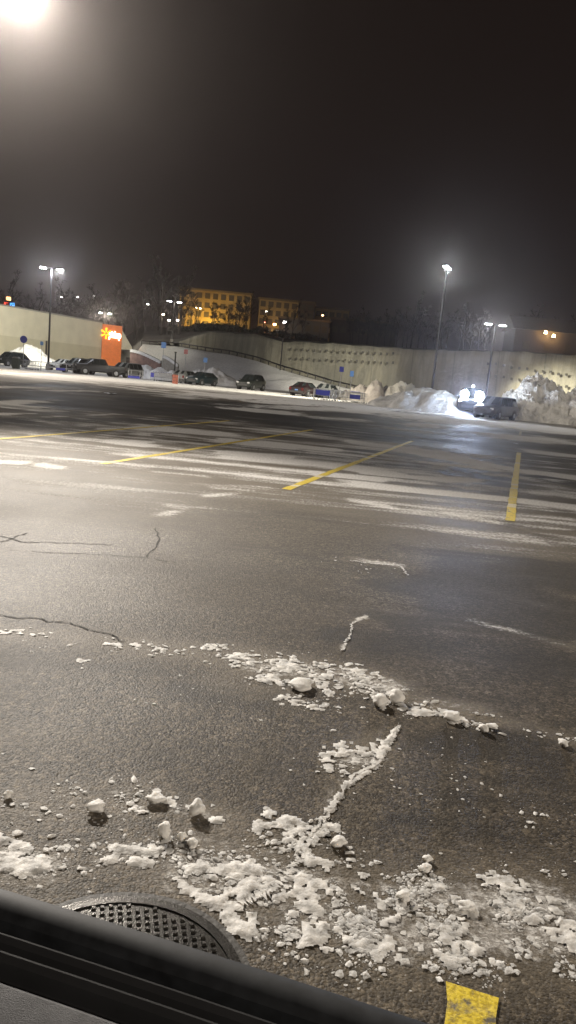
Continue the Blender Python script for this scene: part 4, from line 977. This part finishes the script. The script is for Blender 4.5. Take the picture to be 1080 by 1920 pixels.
# ---------------------------------------------------------------- carts, corrals, signs, barrel
def cart_parts(t):
    mb = MB()
    # basket wires (long axis x)
    top = [(-.42, -.26, .98), (.42, -.20, .90), (.42, .20, .90), (-.42, .26, .98)]; bot = [(-.30, -.19, .55), (.36, -.15, .60), (.36, .15, .60), (-.30, .19, .55)]
    for a, b in zip(top, top[1:]+top[:1]): mb.tube(a, b, .014, n=4, caps=False)
    for a, b in zip(bot, bot[1:]+bot[:1]): mb.tube(a, b, .010, n=4, caps=False)
    for k in range(4):
        a0_, a1_ = Vector(top[k]), Vector(top[(k+1) % 4]); b0_, b1_ = Vector(bot[k]), Vector(bot[(k+1) % 4])
        for s in range(6): mb.tube(a0_.lerp(a1_, s/6), b0_.lerp(b1_, s/6), .006, n=3, caps=False)
        mb.tube(a0_.lerp(b0_, .5), a1_.lerp(b1_, .5), .006, n=3, caps=False)
    mb.build('basket', M['silver'], t)
    mb = MB()
    for s in (-1, 1): mb.tube((-.42, s*.24, .95), (-.38, s*.22, .14), .014, n=5).tube((-.38, s*.22, .16), (.40, s*.15, .16), .014, n=5).tube((.40, s*.15, .16), (.36, s*.15, .6), .012, n=5)
    mb.build('frame', M['silver'], t)
    MB().tube((-.50, -.26, 1.02), (-.50, .26, 1.02), .022, n=6).build('handle', M['blue'], t)
    for x, s in ((-.38, -1), (-.38, 1), (.38, -1), (.38, 1)):
        MB().tube((x, s*(.21 if x < 0 else .15)-.015, .06), (x, s*(.21 if x < 0 else .15)+.015, .06), .06, n=10).build('wheel', M['tyre'], t)
first = empty('shopping_cart', cg(200, 80), 0, 'wire shopping cart', 'shopping cart'); cart_parts(first); index_kids(first)
cp = {'n': 0}
def cart(x, y, rz, lab, grp):
    o = first if cp['n'] == 0 else copy_tree(first); cp['n'] += 1
    o.location = (x, y, 0); o.rotation_euler = (0, 0, rz); tag(o, lab, 'shopping cart', grp)
def corral(px0, px1, Y, label, sign_panels, depth=2.4, polepx=None, up=None):
    x0, x1 = XA(px0, Y), XA(px1, Y); t = empty('cart_corral', (x0, Y, 0), 0, label, 'cart corral', 'cart corrals in the lot'); L_ = x1-x0
    for y in (0, depth):
        n_ = max(2, int(L_/2)+1)
        for k in range(n_): MB().tube((L_*k/(n_-1), y, -.02), (L_*k/(n_-1), y, 1.0), .035, n=6).build('post', M['metal'], t)
        for z in (.45, .95): MB().tube((0, y, z), (L_, y, z), .03, n=6).build('rail', M['metal'], t)
    for (a, b, z0, z1) in sign_panels: MB().box((L_*(a+b)/2, -.06, (z0+z1)/2), (L_*(b-a), .04, z1-z0)).build('blue_panel', M['blue'], t)
    if up is not None:
        MB().tube((up*L_, -.1, 0), (up*L_, -.1, 2.9), .03, n=6).build('sign_pole', M['metal'], t)
        MB().box((up*L_, -.15, 2.6), (.34, .03, .5)).build('sign_board', M['lightblue'], t)
    return x0, x1
GN = 'shopping carts nested in the '
x0, x1 = corral(28, 124, 82, 'cart corral left of the black pickup with low steel rails', [(.80, .98, .25, .5)], up=None)
for k in range(3): cart(x0+1.2+.3*k, 83, 0, 'shopping cart nested at the left end of the left corral', GN+'left corral')
x0, x1 = corral(240, 262, 84, 'short cart corral panel under the silver utility car', [(0, 1, .1, .35)], depth=1.5)
x0, x1 = corral(282, 334, 86, 'cart corral full of nested carts left of the rust coloured barrel', [(.0, .12, .4, .9)])
for k in range(9): cart(x0+.6+.29*k, 87.1, 0, 'shopping cart nested in the row left of the rust coloured barrel', GN+'row left of the barrel')
x0, x1 = corral(588, 622, 68, 'cart corral with a deep blue panel right of the dark sedan', [(.08, .85, .45, .9)])
for k in range(5): cart(x0+.5+.29*k, 69, 0, 'shopping cart in the corral beside the dark sedan', GN+'corral beside the sedan')
MB().box((XA(602, 66), 66, .32), (.5, .3, .35)).build('dummy', M['taillight'])
bpy.data.objects.remove(bpy.data.objects['dummy'])
x0, x1 = corral(628, 682, 69, 'cart corral with a violet blue panel and a light blue sign on a pole', [(.48, .85, .35, .75)], up=.48)
for k in range(5): cart(x0+.4+.29*k, 70, 0, 'shopping cart in the corral under the light blue sign', GN+'corral under the sign')
for k in range(3): cart(x0+2.0+.3*k, 70.5, .5, 'loose shopping cart turned askew in the rightmost corral', GN+'rightmost corral, askew')
def sign(px, Y, h, lab, m, shape='round', w=.6, board=None, z0=0):
    t = empty('sign_post', (XA(px, Y), Y, z0), 0, lab, 'sign'); MB().tube((0, 0, -.3), (0, 0, h), .035, n=6).build('post', M['metal'], t)
    if shape == 'round': MB().tube((0, -.03, h-w/2), (0, -.07, h-w/2), w/2, n=20).build('sign_board', m, t)
    else: MB().box((0, -.05, h-w*.6), (w, .04, w*1.2)).build('sign_board', m, t)
sign(43, 84, 3.6, 'pole with a dark blue round sign by the left corral', M['blue'], w=.8)
sign(77, 86, 3.2, 'pole with a small grey blue sign left of the tall lamp post', M['lightblue'], 'sq', w=.35)
sign(303, 104, 5.0, 'blue sign on a post over the snowy block wall', M['lightblue'], 'sq', w=.65)
sign(382, 96, 3.3, 'small bright blue sign above the clean snow ridge', M['lightblue'], 'sq', w=.5)
sign(635, 88, 3.6, 'pole with a dark blue square sign before the retaining wall', M['blue'], 'sq', w=.5)
sign(345, 100, 4.2, 'small pinkish sign on the snow bank', mat('pink_sign', (.5, .18, .16), .5), 'sq', w=.5)
# dark posts
for px, Y, h, lab in ((522, 114.5, 4.6, 'thin dark post at the start of the anchored wall'), (326, 100, 4.0, 'thin dark post on the bank below the hotel'),):
    X = XA(px, Y); z = zt(X, Y); t = empty('utility_post', (X, Y, z), 0, lab, 'post'); MB().tube((0, 0, -.4), (0, 0, h), .09, n=8).build('pole', M['darkmetal'], t); MB().box((0, 0, h), (.3, .3, .12)).build('cap', M['darkmetal'], t)
# barrel with snow on top
t = empty('barrel', cg(328, 80), 0, 'rust coloured barrel with a dark lid at the end of the cart row', 'barrel')
mr = mat('rust_orange', (.26, .07, .04), .7); MB().tube((0, 0, 0), (0, 0, .95), .30, .29, n=18).build('drum', mr, t, 40)
MB().tube((0, 0, .95), (0, 0, 1.12), .32, .24, n=18).build('lid', M['plastic'], t, 40)
for z in (.3, .62): MB().tube((0, 0, z), (0, 0, z+.03), .312, n=18).build('band', M['plastic'], t, 40)
t = empty('barrel', cg(30, 80), 0, 'dark green bin at the left end of the left cart corral', 'bin')
MB().box((0, 0, .55), (.6, .6, 1.1), taper=1.1).build('drum', mat('dark_green_bin', (.035, .045, .04), .6), t); MB().box((0, 0, 1.18), (.72, .72, .16), taper=.7).build('lid', M['metal'], t)
# paper litter on the asphalt
for px, py, w, lab, c_ in ((206, 739, .50, 'white sheet of litter lying on the dark drive', (.75, .76, .85)), (967, 833, .14, 'small scrap of white litter near the right yellow line', (.6, .6, .58))):
    g_ = G(px, py); n = 6; V_ = []
    for i in range(n+1):
        for j in range(n+1): V_.append((w*(i/n-.5), w*1.5*(j/n-.5), .02+.05*rng.random()*(w)+.10*w*abs(i/n-.5)))
    o = MB().add(V_, [(i*(n+1)+j, (i+1)*(n+1)+j, (i+1)*(n+1)+j+1, i*(n+1)+j+1) for i in range(n) for j in range(n)]).build('litter', mat('paper', c_, .5), None, 60); o.location = g_; tag(o, lab, 'litter')

# ---------------------------------------------------------------- thin mist, added to give the lamps their glow
def hazebox():
    mb = MB().box((0, 330, 48.5), (1500, 1500, 101)); m = bpy.data.materials.new('mist'); m.use_nodes = True; N, L = nodes(m)
    N.remove(N['Principled BSDF']); v = N.new('ShaderNodeVolumePrincipled'); v.inputs['Density'].default_value = HAZE; v.inputs['Color'].default_value = (1, .92, .90, 1); v.inputs['Anisotropy'].default_value = .89
    L.new(v.outputs[0], N['Material Output'].inputs['Volume']); o = mb.build('glow_haze', m); tag(o, kind='stuff'); o['label'] = 'thin mist added for the glow around the lamps'
HAZE = .00045
hazebox()
